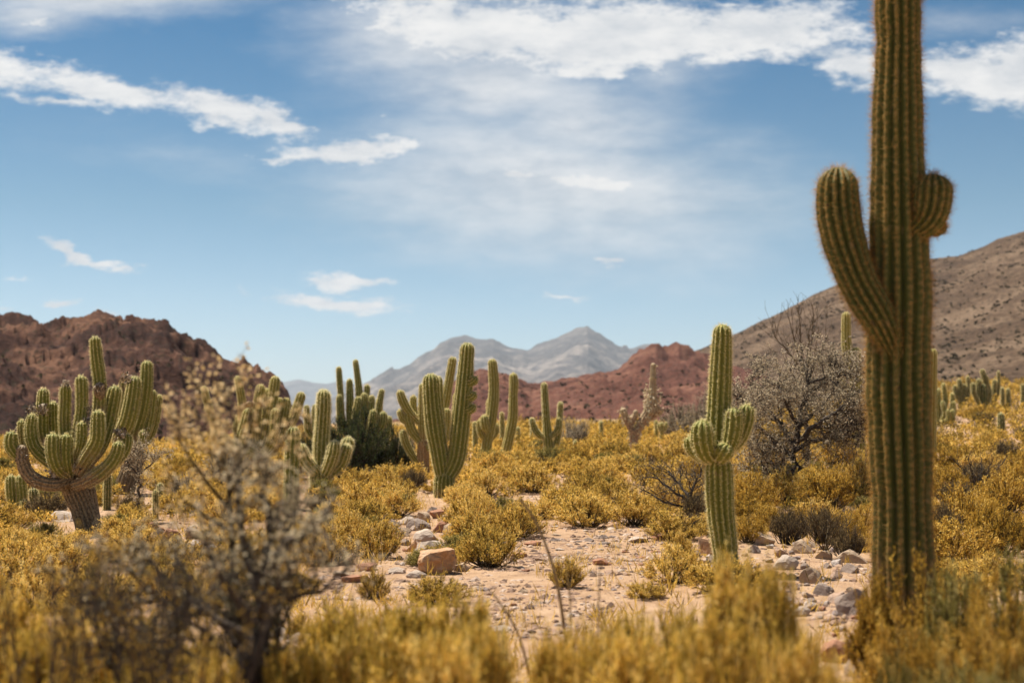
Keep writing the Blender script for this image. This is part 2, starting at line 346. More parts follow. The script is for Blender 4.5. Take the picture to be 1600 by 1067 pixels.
# ---------------------------------------------------------------- terrain
def H(x, y):
    x = np.asarray(x, float); y = np.asarray(y, float)
    d = np.hypot(x, y); az = x / np.maximum(y, 1.0)
    cen = 0.35 + 0.55 * sstep(-0.18, 0.02, az)
    z = cen * sstep(18, 58, d)
    z = z + 3.4 * sstep(38, 125, y) * sstep(0.10, 0.34, az) + 1.2 * sstep(70, 160, d)
    z = z + 0.14 * fbm(x * 0.16, y * 0.16, 4, 5) * sstep(4, 12, d) + 0.6 * fbm(x * 0.03, y * 0.03, 4, 9) * sstep(30, 90, d)
    z = z + 0.02 * fbm(x * 1.3, y * 1.3, 4, 25) * sstep(90, 40, d)
    return z
def hz(x, y): return float(H(np.array([x]), np.array([y]))[0])
_D = np.geomspace(3.0, 400, 3000)
def hit(px, py):
    """where the sight line through a photo pixel meets the ground"""
    u, v = ray(px, py)
    below = np.nonzero(CAMZ + v * _D < H(u * _D, _D))[0]
    Y = _D[below[0]] if len(below) else 200.0
    return np.array((u * Y, Y, hz(u * Y, Y)))

def make_ground():
    r = np.concatenate([[0.0, 0.4], np.geomspace(1.0, 45, 330), np.geomspace(46, 9500, 190)])
    a = np.concatenate([np.linspace(-180, -33, 40)[:-1], np.linspace(-33, 33, 420), np.linspace(33, 180, 40)[1:]])
    a = a[:-1] * math.pi / 180
    rr, aa = np.meshgrid(r, a, indexing='ij')
    x = rr * np.sin(aa); y = rr * np.cos(aa); z = H(x, y)
    z = z - 0.03 * (rr > 1e9)
    n, m = rr.shape; idx = np.arange(n * m).reshape(n, m)
    q = np.stack([idx[:-1], idx[1:], np.roll(idx, -1, 1)[1:], np.roll(idx, -1, 1)[:-1]], -1)[1:].reshape(-1, 4)
    t = np.stack([idx[0], idx[1], np.roll(idx, -1, 1)[1]], -1)
    # centre fan keeps its own vertices at the origin; harmless duplicates
    g = Geo(); g.add(np.stack([x, y, z], -1).reshape(-1, 3), Q=q[:, ::-1], T=t[:, ::-1])
    return structure(g.obj('ground', M['ground']))
make_ground()

def hill(name, crest, Db, Dc, Dk, nu, nv, m, amp, fq, seed, zb=-3.0, p=1.15, wob=0.12, crag=None, spur=0.0):
    """a ridge whose crest stands at distance Dc; foot at Db, back at Dk"""
    cx = np.array([c[0] for c in crest], float); cz = np.array([ray(c[0], c[1])[1] for c in crest])
    cu = (cx - 800) / F
    u = np.linspace(cu[0], cu[-1], nu)
    cv = np.interp(u, cu, cz)
    t = np.linspace(0, 1, nv); t = t if Dk < 3 * Dc else t
    uu, tt = np.meshgrid(u, t, indexing='ij')
    d = Db + (Dk - Db) * tt
    k = Dc * (1 + wob * fbm(u * 9 + seed, u * 0 + 1.7, 4, seed))[:, None]
    s = (d - Db) / (k - Db)
    up = np.clip(s, 0, 1)**p; down = 1 - 0.75 * sstep(0, 1, (d - k) / (Dk - k))
    X = uu * d; Y = d
    hc = CAMZ + cv[:, None] * k
    if spur:
        sp = ridged(X * fq * 0.22 + Y * fq * 0.09, Y * fq * 0.07, 3, seed + 77)
        up = up * (1 - spur * np.clip(0.6 - sp, 0, 1) * 4 * np.clip(s, 0, 1) * np.clip(1 - s, 0, 1))
    Z = zb + (hc - zb) * np.where(s < 1, up, down)
    env = np.clip(s * 3, 0, 1) 
    nz = ridged(X * fq, Y * fq, 7, seed) - 0.55
    nz2 = fbm(X * fq * 4.2, Y * fq * 4.2, 5, seed + 5)
    Z = Z + amp * env * (0.9 * nz + 0.35 * nz2) * np.where(s > 0.93, 0.55, 1.0)
    if crag is not None: Z = Z + crag(X, Y, s, uu)
    n, mm = X.shape; idx = np.arange(n * mm).reshape(n, mm)
    q = np.stack([idx[:-1, :-1], idx[1:, :-1], idx[1:, 1:], idx[:-1, 1:]], -1).reshape(-1, 4)
    g = Geo(); g.add(np.stack([X, Y, Z], -1).reshape(-1, 3), Q=q)
    o = structure(g.obj(name, m)); HILLV[name] = np.stack([X, Y, Z, s], -1).reshape(-1, 4); return o
HILLV = {}

def crag_left(X, Y, s, u):
    c = np.floor(3.2 * (ridged(X * 0.045, Y * 0.045, 4, 3) + 0.2)) / 3.2
    blk = ridged(X * 0.3, Y * 0.3, 4, 8)
    return (1.9 * c + 0.95 * blk - 2.3) * np.clip(s * 2, 0, 1)
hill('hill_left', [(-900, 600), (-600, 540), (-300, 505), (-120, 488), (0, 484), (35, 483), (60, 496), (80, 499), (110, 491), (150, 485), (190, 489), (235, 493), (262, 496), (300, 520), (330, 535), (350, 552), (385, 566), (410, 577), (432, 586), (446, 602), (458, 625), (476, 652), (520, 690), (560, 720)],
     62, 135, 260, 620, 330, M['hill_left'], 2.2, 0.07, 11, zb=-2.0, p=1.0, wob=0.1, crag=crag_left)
def crag_red(X, Y, s, u):
    r = ridged(X * 0.05, Y * 0.02, 4, 51)
    jag = np.maximum(-0.5, r - 0.35) * 6.0 * sstep(0.065, 0.10, u) * sstep(0.15, 0.13, u) * sstep(0.75, 1.0, s)
    return jag + 1.2 * ridged(X * 0.12, Y * 0.12, 4, 52) * np.clip(s * 2, 0, 1)
hill('hill_centre', [(430, 720), (560, 690), (640, 655), (690, 612), (725, 590), (750, 583), (790, 592), (830, 606), (880, 596), (930, 584), (965, 582), (985, 572), (1003, 567), (1020, 564), (1040, 566), (1058, 562), (1080, 568), (1110, 572), (1140, 580), (1200, 592), (1300, 640), (1400, 690)],
     105, 300, 560, 620, 300, M['hill_red'], 4.0, 0.03, 23, zb=-2.0, p=1.0, wob=0.1, crag=crag_red)
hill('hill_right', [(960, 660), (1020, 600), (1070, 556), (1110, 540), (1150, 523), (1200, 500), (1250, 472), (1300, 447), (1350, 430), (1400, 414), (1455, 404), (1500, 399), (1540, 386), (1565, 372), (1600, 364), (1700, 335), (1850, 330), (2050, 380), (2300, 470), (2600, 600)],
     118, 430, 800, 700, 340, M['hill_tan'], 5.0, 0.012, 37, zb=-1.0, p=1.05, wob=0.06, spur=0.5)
hill('mountain_grey', [(300, 670), (480, 640), (560, 612), (600, 592), (640, 574), (668, 553), (688, 535), (700, 530), (728, 527), (745, 532), (770, 529), (795, 541), (825, 546), (850, 537), (880, 526), (900, 516), (918, 514), (940, 528), (965, 541), (985, 545), (1008, 537), (1030, 537), (1060, 550), (1120, 560), (1250, 600), (1500, 640)],
     1500, 4600, 7400, 560, 320, M['mount'], 95, 0.0011, 61, zb=-10, p=1.35, wob=0.10, spur=0.5)
hill('mountain_far', [(-200, 640), (200, 620), (380, 606), (430, 597), (452, 592), (470, 589), (490, 594), (512, 598), (535, 595), (560, 601), (590, 606), (640, 612), (720, 630), (800, 650)],
     6000, 8600, 9300, 300, 100, M['mount_far'], 90, 0.0009, 71, zb=-10, p=1.2, wob=0.03)

# ---------------------------------------------------------------- haze
def make_haze():
    bm = bmesh.new(); bmesh.ops.create_cube(bm, size=1)
    for v in bm.verts:
        v.co = Vector((v.co.x * 21000, v.co.y * 21000, -40 if v.co.z < 0 else 430))
    me = bpy.data.meshes.new('haze'); bm.to_mesh(me); bm.free()
    m = bpy.data.materials.new('haze_air'); m.use_nodes = True; nt = m.node_tree; nt.nodes.clear()
    o = nt.nodes.new('ShaderNodeOutputMaterial'); v = nt.nodes.new('ShaderNodeVolumePrincipled')
    v.inputs['Color'].default_value = (0.80, 0.90, 1.0, 1); v.inputs['Density'].default_value = 9.5e-5; v.inputs['Anisotropy'].default_value = 0.2
    nt.links.new(v.outputs[0], o.inputs['Volume']); me.materials.append(m)
    stuff(link('haze', me), 'thin pale blue haze over the far mountains')
make_haze()

# ---------------------------------------------------------------- cacti
def spline(pts, n):
    p = np.asarray(pts, float); k = len(p)
    if k == 2: return p[0] + (p[1] - p[0]) * np.linspace(0, 1, n)[:, None]
    e = np.vstack([2 * p[0] - p[1], p, 2 * p[-1] - p[-2]])
    L = np.concatenate([[0], np.cumsum(np.linalg.norm(np.diff(p[:, :3], axis=0), axis=1))]); L /= L[-1]
    out = []
    for t in np.linspace(0, 1, n):
        i = min(k - 2, max(0, int(np.searchsorted(L, t, 'right') - 1))); s = (t - L[i]) / max(1e-9, L[i + 1] - L[i])
        a, b, c, d = e[i], e[i + 1], e[i + 2], e[i + 3]
        out.append(0.5 * ((2 * b) + (c - a) * s + (2 * a - 5 * b + 4 * c - d) * s * s + (3 * b - a - 3 * c + d) * s**3))
    return np.array(out)

def stem_mesh(pts, rad, ribs, rng, seg, depth=0.16, per=6, age=(0, 0), rings=None, tipround=True, wobble=0.075):
    """ribbed succulent stem along pts. returns verts, quads, attrs and crest samples for spines"""
    pr = spline(np.column_stack([np.asarray(pts, float), np.asarray(rad, float)]), max(8, rings or 24))
    C = pr[:, :3]; r = pr[:, 3]
    L = np.concatenate([[0], np.cumsum(np.linalg.norm(np.diff(C, axis=0), axis=1))])
    # resample evenly then round the tip
    rt = r[-1]; n = max(10, int(L[-1] / seg))
    s = np.linspace(0, L[-1], n)
    if tipround:
        body = s[s < L[-1] - rt * 0.95]
        th = np.linspace(0, math.pi / 2, 9)
        s = np.concatenate([body, L[-1] - rt * 0.95 + rt * 0.95 * np.sin(th)])
        k = np.clip((s - (L[-1] - rt * 0.95)) / (rt * 0.95), 0, 1)
        dome = np.sqrt(np.clip(1 - k * k, 0.0009, 1))
    else: dome = np.ones_like(s)
    C = np.column_stack([np.interp(s, L, C[:, i]) for i in range(3)]); r = np.interp(s, L, r) * dome
    r = r * (1 + wobble * np.array([(mnoise.noise(Vector((x * 2.3, 0, r[0] * 91 + pts[0][0] * 7))) + 0.5 * mnoise.noise(Vector((x * 7.1, 5, r[0] * 91 + pts[0][0] * 7)))) for x in s]))
    T = unit(np.gradient(C, axis=0))
    a = np.zeros_like(T); ref = np.array([1.0, 0.2, 0]); ref = ref - T[0] * ref.dot(T[0]); a[0] = ref / np.linalg.norm(ref)
    for i in range(1, len(T)):
        v = a[i - 1] - T[i] * a[i - 1].dot(T[i]); a[i] = v / np.linalg.norm(v)
    b = np.cross(T, a)
    m = ribs * per; th = np.arange(m) * 2 * math.pi / m
    ph = np.abs(np.cos(ribs * th / 2)); prof = 1 - depth * (1 - ph**0.8) ** 1.2
    crest = ph
    fade = np.clip(dome * 1.4, 0.3, 1)[:, None]
    rr = r[:, None] * (1 - (1 - prof[None, :]) * fade)
    V = C[:, None, :] + rr[:, :, None] * (np.cos(th)[None, :, None] * a[:, None, :] + np.sin(th)[None, :, None] * b[:, None, :])
    idx = np.arange(len(s) * m).reshape(len(s), m)
    q = np.stack([idx[:-1], np.roll(idx, -1, 1)[:-1], np.roll(idx, -1, 1)[1:], idx[1:]], -1).reshape(-1, 4)
    f = s / L[-1]
    ag = np.interp(f, np.linspace(0, 1, len(age)), age)
    dots = np.repeat(np.where((np.arange(len(s))[:, None] + rng.integers(0, 2, ribs)[None, :]) % 2 == 0, 1.0, 0.62) * rng.uniform(0.75, 1.0, (len(s), ribs)), per, axis=1)
    dots = np.roll(dots, -(per // 2), axis=1)
    A = np.stack([crest[None, :] * dots, np.broadcast_to(ag[:, None], rr.shape)], -1).reshape(-1, 2)
    return dict(V=V.reshape(-1, 3), q=q, A=A, C=C, r=r, a=a, b=b, T=T, s=s, f=f, ag=ag, L=L[-1], ribs=ribs)

def stem_spines(geo, sm, rng, step, k, ln, wd, tint=0.6, spread=1.0, agecut=0.75):
    ns = max(2, int(sm['L'] / step)); ss = np.linspace(0.01, 0.995, ns) * sm['L']
    C = np.column_stack([np.interp(ss, sm['s'], sm['C'][:, i]) for i in range(3)])
    a = np.column_stack([np.interp(ss, sm['s'], sm['a'][:, i]) for i in range(3)]); b = np.column_stack([np.interp(ss, sm['s'], sm['b'][:, i]) for i in range(3)])
    T = np.column_stack([np.interp(ss, sm['s'], sm['T'][:, i]) for i in range(3)])
    r = np.interp(ss, sm['s'], sm['r']); ag = np.interp(ss, sm['s'], sm['ag'])
    th = np.arange(sm['ribs']) * 2 * math.pi / sm['ribs']
    n = np.cos(th)[None, :, None] * a[:, None, :] + np.sin(th)[None, :, None] * b[:, None, :]
    # near the tip lean the normal forward
    tip = np.clip((ss - (sm['L'] - sm['r'].max())) / sm['r'].max(), 0, 1)[:, None, None]
    pos = C[:, None, :] + n * r[:, None, None] * 0.985
    nn = unit(n + T[:, None, :] * tip * 1.6)
    keep = np.broadcast_to((ag < agecut)[:, None], pos.shape[:2])
    pos = pos[keep]; nn = nn[keep]; tt = np.broadcast_to(T[:, None, :], (ns, sm['ribs'], 3))[keep]
    pos = np.repeat(pos, k, 0); nn = np.repeat(nn, k, 0); tt = np.repeat(tt, k, 0)
    N = len(pos)
    if N == 0: return
    d = unit(nn * 0.9 + rng.normal(size=(N, 3)) * 0.62 * spread + tt * rng.normal(size=(N, 1)) * 0.25)
    l = ln * rng.uniform(0.45, 1.25, N); pos = pos + tt * rng.normal(size=(N, 1)) * step * 0.3
    s = unit(np.cross(d, rng.normal(size=(N, 3))))
    w = wd * rng.uniform(0.7, 1.2, N)
    V = np.stack([pos - s * w[:, None] * 0.5, pos + s * w[:, None] * 0.5, pos + d * l[:, None]], 1)
    t = np.clip(tint + rng.normal(size=N) * 0.2, 0, 1)
    geo.add(V, T=np.arange(N * 3).reshape(N, 3), a=np.repeat(t, 3))

LAND = []        # landmarks for the labels of bushes and rocks: (short name, photo pixel)
FOOT = []        # ground taken by cacti and shrubs: (x, y, radius)
cactus_n = [0]
def cactus(label, stems, base=None, depth=None, skin='skin', spine='spine', landmark=None, group=None, dens=1.0, spl=1.0, ribs0=None, spt=0.62, depthrib=0.24, sp_scale=1.0):
    """stems: list of (part name, [(px, py[, depth offset m])...], width px at base, width px at tip, age0, age1)"""
    cactus_n[0] += 1
    rng = np.random.default_rng(100 + cactus_n[0])
    if base is not None and depth is None: depth = hit(*base)[1]
    p0 = stems[0][1][0]
    w = P(p0[0], p0[1], depth); gz = hz(w[0], depth)
    root = link('columnar_cactus', None, loc=(w[0], depth, gz)); tag(root, label, 'cactus', group)
    FOOT.append((w[0], depth, 0.3))
    if landmark: LAND.append((landmark, proj((w[0], depth, gz))))
    o = np.array((w[0], depth, gz)); px = depth / F
    for i, st in enumerate(stems):
        nm, pts, w0, w1 = st[:4]; age = np.array(st[4:] or (0, 0), float) + (rng.uniform(0, 0.16) if depth < 60 else 0)
        pw = [P(q[0], q[1], depth + (q[2] if len(q) > 2 else 0.0)) - o for q in pts]
        if i == 0: pw[0] = np.array((pw[0][0], 0, -0.08))
        n = len(pw); rad = np.interp(np.linspace(0, 1, n), np.linspace(0, 1, len(w0)), np.array(w0) * px / 2)
        rm = float(np.mean(rad))
        ribs = ribs0 or int(np.clip(round(2 * math.pi * rm / (0.062 if depth < 25 else 0.085)), 10, 22))
        if depth > 45: ribs = min(ribs, 11)
        seg = max(0.03, px * 2.2)
        sm = stem_mesh(pw, rad, ribs, rng, seg, depth=depthrib, per=6 if depth < 40 else 4, age=age)
        g = Geo(); g.add(sm['V'], Q=sm['q'], a=sm['A']); part = g.obj(nm, M[skin], root)
        if dens > 0:
            sg = Geo()
            stem_spines(sg, sm, rng, max(0.026, px * 1.7) / dens, 8 if depth < 25 else 7, (0.028 + 0.95 * px) * spl, max(0.0034, px * 0.5) * sp_scale, tint=spt)
            if sg.n: sg.obj('spines', M[spine], part)
    return root

# the big out-of-focus cactus
def giant():
    D = 10.4
    cactus('huge dark green ribbed cactus running out of the top of the picture', [
        ('trunk', [(1412, 1010), (1411, 900), (1409, 760), (1403, 600), (1405, 470), (1404, 330), (1402, 210), (1403, 90), (1404, 74), (1403, 50), (1402, -60), (1401, -190)], [90, 94, 92, 101, 100, 86, 80, 73, 66, 71, 70, 62], 62, 0.5, 0.2, 0.05, 0.1, 0, 0, 0.05),
        ('arm', [(1402, 560, -0.12), (1378, 505, -0.13), (1342, 442, -0.09), (1318, 375, -0.05), (1309, 320, -0.03), (1310, 262, -0.02)], [30, 54, 64, 66, 67, 62], 58, 0.2, 0, 0),
        ('bud', [(1424, 366, -0.10), (1446, 346, -0.13), (1456, 318, -0.15), (1458, 272, -0.15)], [34, 54, 62, 60], 50, 0, 0),
        ('bud', [(1448, 345, 0.0), (1462, 356, 0.02), (1474, 344, 0.02)], [20, 30, 28], 24, 0, 0),
        ], depth=D, skin='skin_dark', spine='spine_orange', landmark='huge cactus', spl=1.9, spt=0.5, depthrib=0.38, ribs0=15, dens=1.1, sp_scale=0.75)
giant()
cactus('tall slim cactus with a ring of round arms halfway up, beside an orange rock', [
    ('trunk', [(1137, 893), (1132, 850), (1126, 800), (1124, 750), (1123, 712)], [37, 40, 41, 42, 38], 38, .35, 0.1, 0, 0, 0),
    ('upper_stem', [(1122, 716), (1122, 690), (1124, 630), (1127, 560), (1129, 507)], [34, 38, 37, 33, 27], 26, 0.1, 0, 0),
    ('arm', [(1112, 717, -.14), (1102, 704, -.22), (1097, 682, -.26), (1098, 656, -.26)], [20, 31, 34, 28], 28, 0.1, 0),
    ('arm', [(1110, 718, 0), (1093, 710, 0.02), (1081, 697, .02), (1078, 681, .02)], [16, 22, 24, 19], 20, 0.1, 0),
    ('arm', [(1128, 712, -.1), (1140, 694, -.2), (1146, 668, -.22), (1147, 637, -.22)], [15, 24, 28, 24], 24, .1, 0),
    ('arm', [(1132, 708, 0), (1152, 690, 0.04), (1163, 662, .05), (1168, 632, .05)], [13, 22, 27, 22], 24, .1, 0),
    ('arm', [(1124, 716, -.18), (1131, 706, -.25), (1139, 693, -.27)], [22, 30, 26], 24, .1, 0)],
    base=(1137, 893), landmark='slim cactus with round arms', spl=1.25, dens=1.15)
big_left = cactus('largest many-armed cactus with a thick leaning brown trunk and dozens of curled arms', [
    ('trunk', [(143, 834), (132, 802), (118, 768), (110, 742), (120, 715), (136, 690)], [42, 38, 38, 42, 38, 30], 30, 1, 1, 1, .9, .7, .5),
    ('trunk', [(146, 812, .1), (141, 780, .15), (134, 745, .15), (138, 715, .1)], [22, 22, 24, 24], 26, 1, 1, 1, .8),
    ('arm', [(143, 715), (152, 672), (155, 635), (156, 600), (151, 560), (148, 526)], [22, 20, 19, 20, 19, 17], 16, .7, .6, .35, .1, 0),
    ('arm', [(108, 748, -.2), (88, 757, -.35), (62, 753, -.4), (42, 738, -.42), (34, 712, -.42), (36, 695, -.42)], [22, 22, 22, 22, 20, 15], 12, 1, 1, 1, .8),
    ('arm', [(38, 720, -.4), (24, 708, -.4), (17, 693, -.4), (19, 674, -.4)], [12, 19, 21, 17], 16, .5, 0, 0),
    ('arm', [(110, 735, .1), (85, 715, .2), (68, 680, .25), (67, 640, .25), (68, 607, .25)], [16, 18, 18, 19, 16], 16, .6, .3, 0),
    ('arm', [(110, 742, -.1), (80, 722, -.2), (55, 700, -.22), (48, 672, -.22), (51, 647, -.22)], [18, 21, 20, 18, 15], 14, .5, .2, 0),
    ('arm', [(116, 738, 0), (106, 705, .05), (101, 660, .05), (102, 625, .05), (102, 602, .05)], [16, 17, 18, 18, 17], 17, .6, .4, .3, .25),
    ('arm', [(124, 715, -.1), (121, 680, -.15), (127, 645, -.15), (128, 610, -.15), (126, 587, -.15)], [14, 18, 17, 19, 17], 17, .6, .3, 0),
    ('arm', [(122, 738, -.35), (136, 715, -.45), (151, 690, -.5), (153, 665, -.5), (153, 641, -.5)], [18, 22, 22, 21, 18], 17, .6, .2, 0),
    ('arm', [(104, 742, -.3), (90, 730, -.45), (83, 708, -.5), (83, 677, -.5)], [14, 20, 22, 19], 18, .5, .1, 0),
    ('arm', [(108, 742, -.25), (104, 726, -.38), (102, 706, -.4), (104, 678, -.4)], [14, 20, 22, 18], 17, .5, .1, 0),
    ('arm', [(133, 728, 0), (155, 700, .1), (168, 665, .15), (175, 632, .15), (181, 603, .15)], [18, 22, 22, 22, 20], 19, .6, .2, 0),
    ('arm', [(118, 758, -.3), (140, 750, -.45), (165, 733, -.5), (181, 712, -.5), (187, 690, -.5)], [20, 22, 22, 21, 19], 18, .8, .4, 0),
    ('arm', [(122, 745, -.1), (152, 738, -.1), (180, 722, -.05), (196, 700, 0), (199, 678, 0)], [18, 19, 18, 17, 15], 14, .9, .5, .1),
    ('arm', [(120, 715, -.3), (126, 695, -.35), (128, 678, -.35), (128, 659, -.35)], [12, 15, 16, 14], 13, .4, 0),
    ('arm', [(100, 720, .3), (87, 690, .35), (83, 660, .35), (83, 628, .35)], [14, 16, 16, 14], 14, .4, 0),
    ('arm', [(40, 712, -.1), (35, 690, -.05), (34, 672, -.05), (34, 656, -.05)], [9, 13, 14, 12], 12, .5, .3),
    ('arm', [(78, 716, -.3), (77, 700, -.3), (78, 680, -.3)], [13, 14, 13], 12, 1, 1, .9),
    ('arm', [(160, 610, .0), (156, 618, -.06), (156, 597, -.06)], [10, 17, 16], 16, 1, 1, .9)],
    base=(143, 834), landmark='large many-armed cactus', dens=0.9)
cactus('tall cluster of upright green arms on a fallen-looking brown trunk, behind the many-armed cactus', [
    ('trunk', [(190, 776), (200, 748), (210, 718), (214, 690)], [34, 33, 28, 22], 22, 1, 1, .9, .6),
    ('arm', [(206, 712), (186, 690, -.2), (200, 655, -.35), (207, 620, -.35), (211, 588, -.35)], [16, 21, 24, 23, 20], 18, .5, .2, 0),
    ('arm', [(212, 705), (212, 678), (222, 645), (228, 605), (230, 564)], [18, 20, 20, 20, 17], 16, .5, .1, 0),
    ('arm', [(216, 700), (226, 680, .1), (233, 650, .15), (239, 610, .15)], [14, 17, 18, 14], 13, .4, 0),
    ('arm', [(218, 700), (234, 685, .25), (244, 655, .3), (250, 617, .3)], [9, 10, 11, 9], 8, .3, 0),
    ('arm', [(212, 705), (200, 690, .2), (192, 655, .3), (197, 625, .3), (196, 592, .3)], [15, 20, 20, 22, 20], 19, .5, .3, .4),
    ('arm', [(216, 702), (222, 690, -.2), (224, 672, -.25)], [10, 12, 11], 10, .5, .2)],
    base=(190, 772), landmark='cluster of green arms', dens=0.9)
cactus('short pair of fat green cactus stems at the very left edge', [
    ('trunk', [(24, 800), (19, 780), (17, 760), (17, 742)], [12, 16, 17, 14], 14, .3, 0), ('arm', [(25, 796), (34, 780), (33, 760), (32, 742)], [12, 17, 17, 15], 14, .4, 0), ('arm', [(28, 800, -.1), (37, 793, -.15), (38, 780, -.15)], [9, 13, 12], 11, .3, 0)], base=(24, 798), landmark='pair of fat stems')
cactus('stubby two-lobed green cactus just beside the pair of fat stems', [
    ('trunk', [(62, 806), (58, 790), (53, 775), (52, 762)], [14, 17, 15, 12], 12, .2, 0), ('arm', [(62, 802, -.1), (64, 790, -.12), (62, 780, -.12)], [10, 14, 12], 12, .1, 0)], base=(62, 804), skin='skin_dark')
cactus('thin straight young cactus right of the thick leaning trunk', [('trunk', [(167, 798), (168, 770), (168, 736)], [11, 12, 11], 10, .2, 0)], base=(167, 797), skin='skin_dark')
cactus('small dark cactus post standing left of the golden cluster cactus', [('trunk', [(250, 784), (250, 770), (250, 755)], [9, 10, 9], 9, .2, 0)], base=(250, 783), skin='skin_dark')
cactus('slender young cactus in front of the small rock pile', [('trunk', [(243, 812), (243, 795), (243, 766)], [8, 9, 8], 8, .2, 0)], base=(243, 812), skin='skin_dark')
cactus('golden cluster cactus with slanting arms half hidden by the tall tan shrub', [
    ('trunk', [(405, 745), (405, 715), (410, 690)], [30, 28, 24], 24, .8, .5, .3),
    ('arm', [(408, 705), (417, 675), (424, 635), (431, 588)], [14, 16, 17, 15], 14, .3, 0),
    ('arm', [(402, 700), (400, 660), (403, 630), (408, 601)], [12, 14, 14, 13], 12, .2, 0),
    ('arm', [(408, 705, .1), (414, 660, .2), (418, 607, .2)], [11, 12, 12], 10, .2, 0),
    ('arm', [(414, 708), (434, 685), (443, 655), (448, 622)], [12, 14, 15, 13], 12, .2, 0),
    ('arm', [(418, 700, .2), (434, 660, .3), (437, 622, .3)], [9, 10, 10], 9, .2, 0),
    ('arm', [(412, 710, -.2), (425, 688, -.3), (431, 638, -.3)], [12, 16, 14], 14, .2, 0),
    ('arm', [(402, 712, -.2), (378, 695, -.3), (385, 665, -.3), (391, 638, -.3)], [14, 20, 22, 19], 18, .2, 0),
    ('arm', [(430, 690, .2), (455, 660, .3), (464, 638, .3), (472, 613, .3)], [10, 14, 15, 13], 12, .2, 0),
    ('arm', [(398, 708, .1), (373, 680, .15), (374, 648, .15)], [12, 14, 13], 12, .2, 0),
    ('arm', [(380, 672, .1), (376, 642, .1), (390, 631, .0), (413, 632, -.1)], [9, 9, 8, 7], 6, 1, 1, 1),
    ('arm', [(398, 708, .4), (382, 650, .45), (377, 620, .45), (371, 588, .45)], [11, 13, 12, 11], 10, .2, 0),
    ('arm', [(395, 708, .5), (345, 680, .55), (328, 642, .55), (318, 604, .55)], [10, 12, 11, 10], 9, .2, 0)],
    base=(405, 748), skin='skin_gold', landmark='golden cluster cactus')
cactus('bristly cactus with one thick column and a low bowl of short fat arms', [
    ('trunk', [(500, 765), (500, 742), (501, 726)], [30, 32, 28], 26, .6, .3, .1),
    ('upper_stem', [(500, 735), (502, 690), (505, 645), (506, 609)], [22, 23, 22, 19], 18, .1, 0, 0),
    ('arm', [(495, 738, -.15), (481, 724, -.25), (472, 708, -.3), (469, 694, -.3)], [16, 20, 19, 16], 15, 0, 0),
    ('arm', [(508, 740, -.2), (516, 722, -.32), (521, 705, -.35), (523, 689, -.35)], [16, 19, 19, 16], 15, 0, 0),
    ('arm', [(510, 742, -.05), (530, 728, -.1), (538, 710, -.1), (543, 694, -.1)], [16, 19, 19, 16], 15, 0, 0),
    ('arm', [(508, 736, .2), (532, 715, .3), (542, 698, .3), (545, 683, .3)], [14, 19, 20, 17], 16, 0, 0)],
    base=(500, 765), skin='skin', spl=1.7, dens=1.2, spt=0.85, landmark='bristly bowl cactus')
cactus('plain single-column young cactus just in front of the bristly bowl cactus', [('trunk', [(454, 797), (455, 750), (457, 700), (458, 667)], [20, 23, 22, 19], 18, .15, 0, 0)], base=(454, 796), spt=.75, spl=1.2)
cactus('wide cactus clump with two thin tall columns rising behind the dark green bush', [
    ('trunk', [(572, 722), (572, 700), (571, 675)], [26, 26, 24], 24, .6, .4, .2),
    ('arm', [(560, 690), (536, 660), (532, 615), (529, 573)], [9, 10, 9, 8], 8, .3, .1, .2), ('arm', [(568, 690), (563, 640), (560, 600), (555, 562)], [10, 12, 10, 8], 8, .3, .2, .3),
    ('arm', [(565, 690), (548, 660), (547, 625), (546, 592)], [10, 11, 11, 9], 9, .3, .1), ('arm', [(560, 695), (534, 668, -.2), (531, 640, -.2), (530, 617, -.2)], [9, 10, 10, 9], 9, .2, 0),
    ('arm', [(572, 680), (573, 640), (573, 620), (574, 601)], [9, 9, 9, 8], 8, .2, 0), ('arm', [(570, 690, -.3), (568, 660, -.4), (569, 614, -.4)], [8, 10, 9], 8, .1, 0),
    ('arm', [(574, 690, -.3), (579, 655, -.4), (581, 618, -.4)], [9, 10, 9], 9, .1, 0), ('arm', [(576, 690), (588, 655), (593, 630), (597, 608)], [8, 9, 9, 8], 7, .2, 0),
    ('arm', [(576, 692, .2), (590, 660, .3), (593, 622, .3)], [9, 11, 10], 9, .2, 0), ('arm', [(565, 690, -.4), (556, 660, -.5), (560, 620, -.5)], [9, 11, 10], 9, .2, 0),
    ('arm', [(576, 700, -.2), (592, 697, -.3), (603, 680, -.3), (607, 650, -.3)], [12, 14, 15, 12], 12, .1, 0), ('arm', [(576, 698, -.4), (586, 680, -.5), (597, 664, -.5), (599, 643, -.5)], [11, 13, 14, 12], 11, .1, 0),
    ('arm', [(574, 690, -.6), (580, 668, -.7), (584, 640, -.7)], [9, 12, 11], 11, .1, 0), ('arm', [(560, 695, .3), (500, 680, .4), (492, 655, .4), (493, 632, .4)], [9, 11, 10, 9], 9, .1, 0), ('arm', [(560, 695, .3), (490, 682, .5), (480, 655, .5), (479, 633, .5)], [9, 11, 10, 9], 9, .1, 0)],
    depth=40, landmark='wide cactus clump')
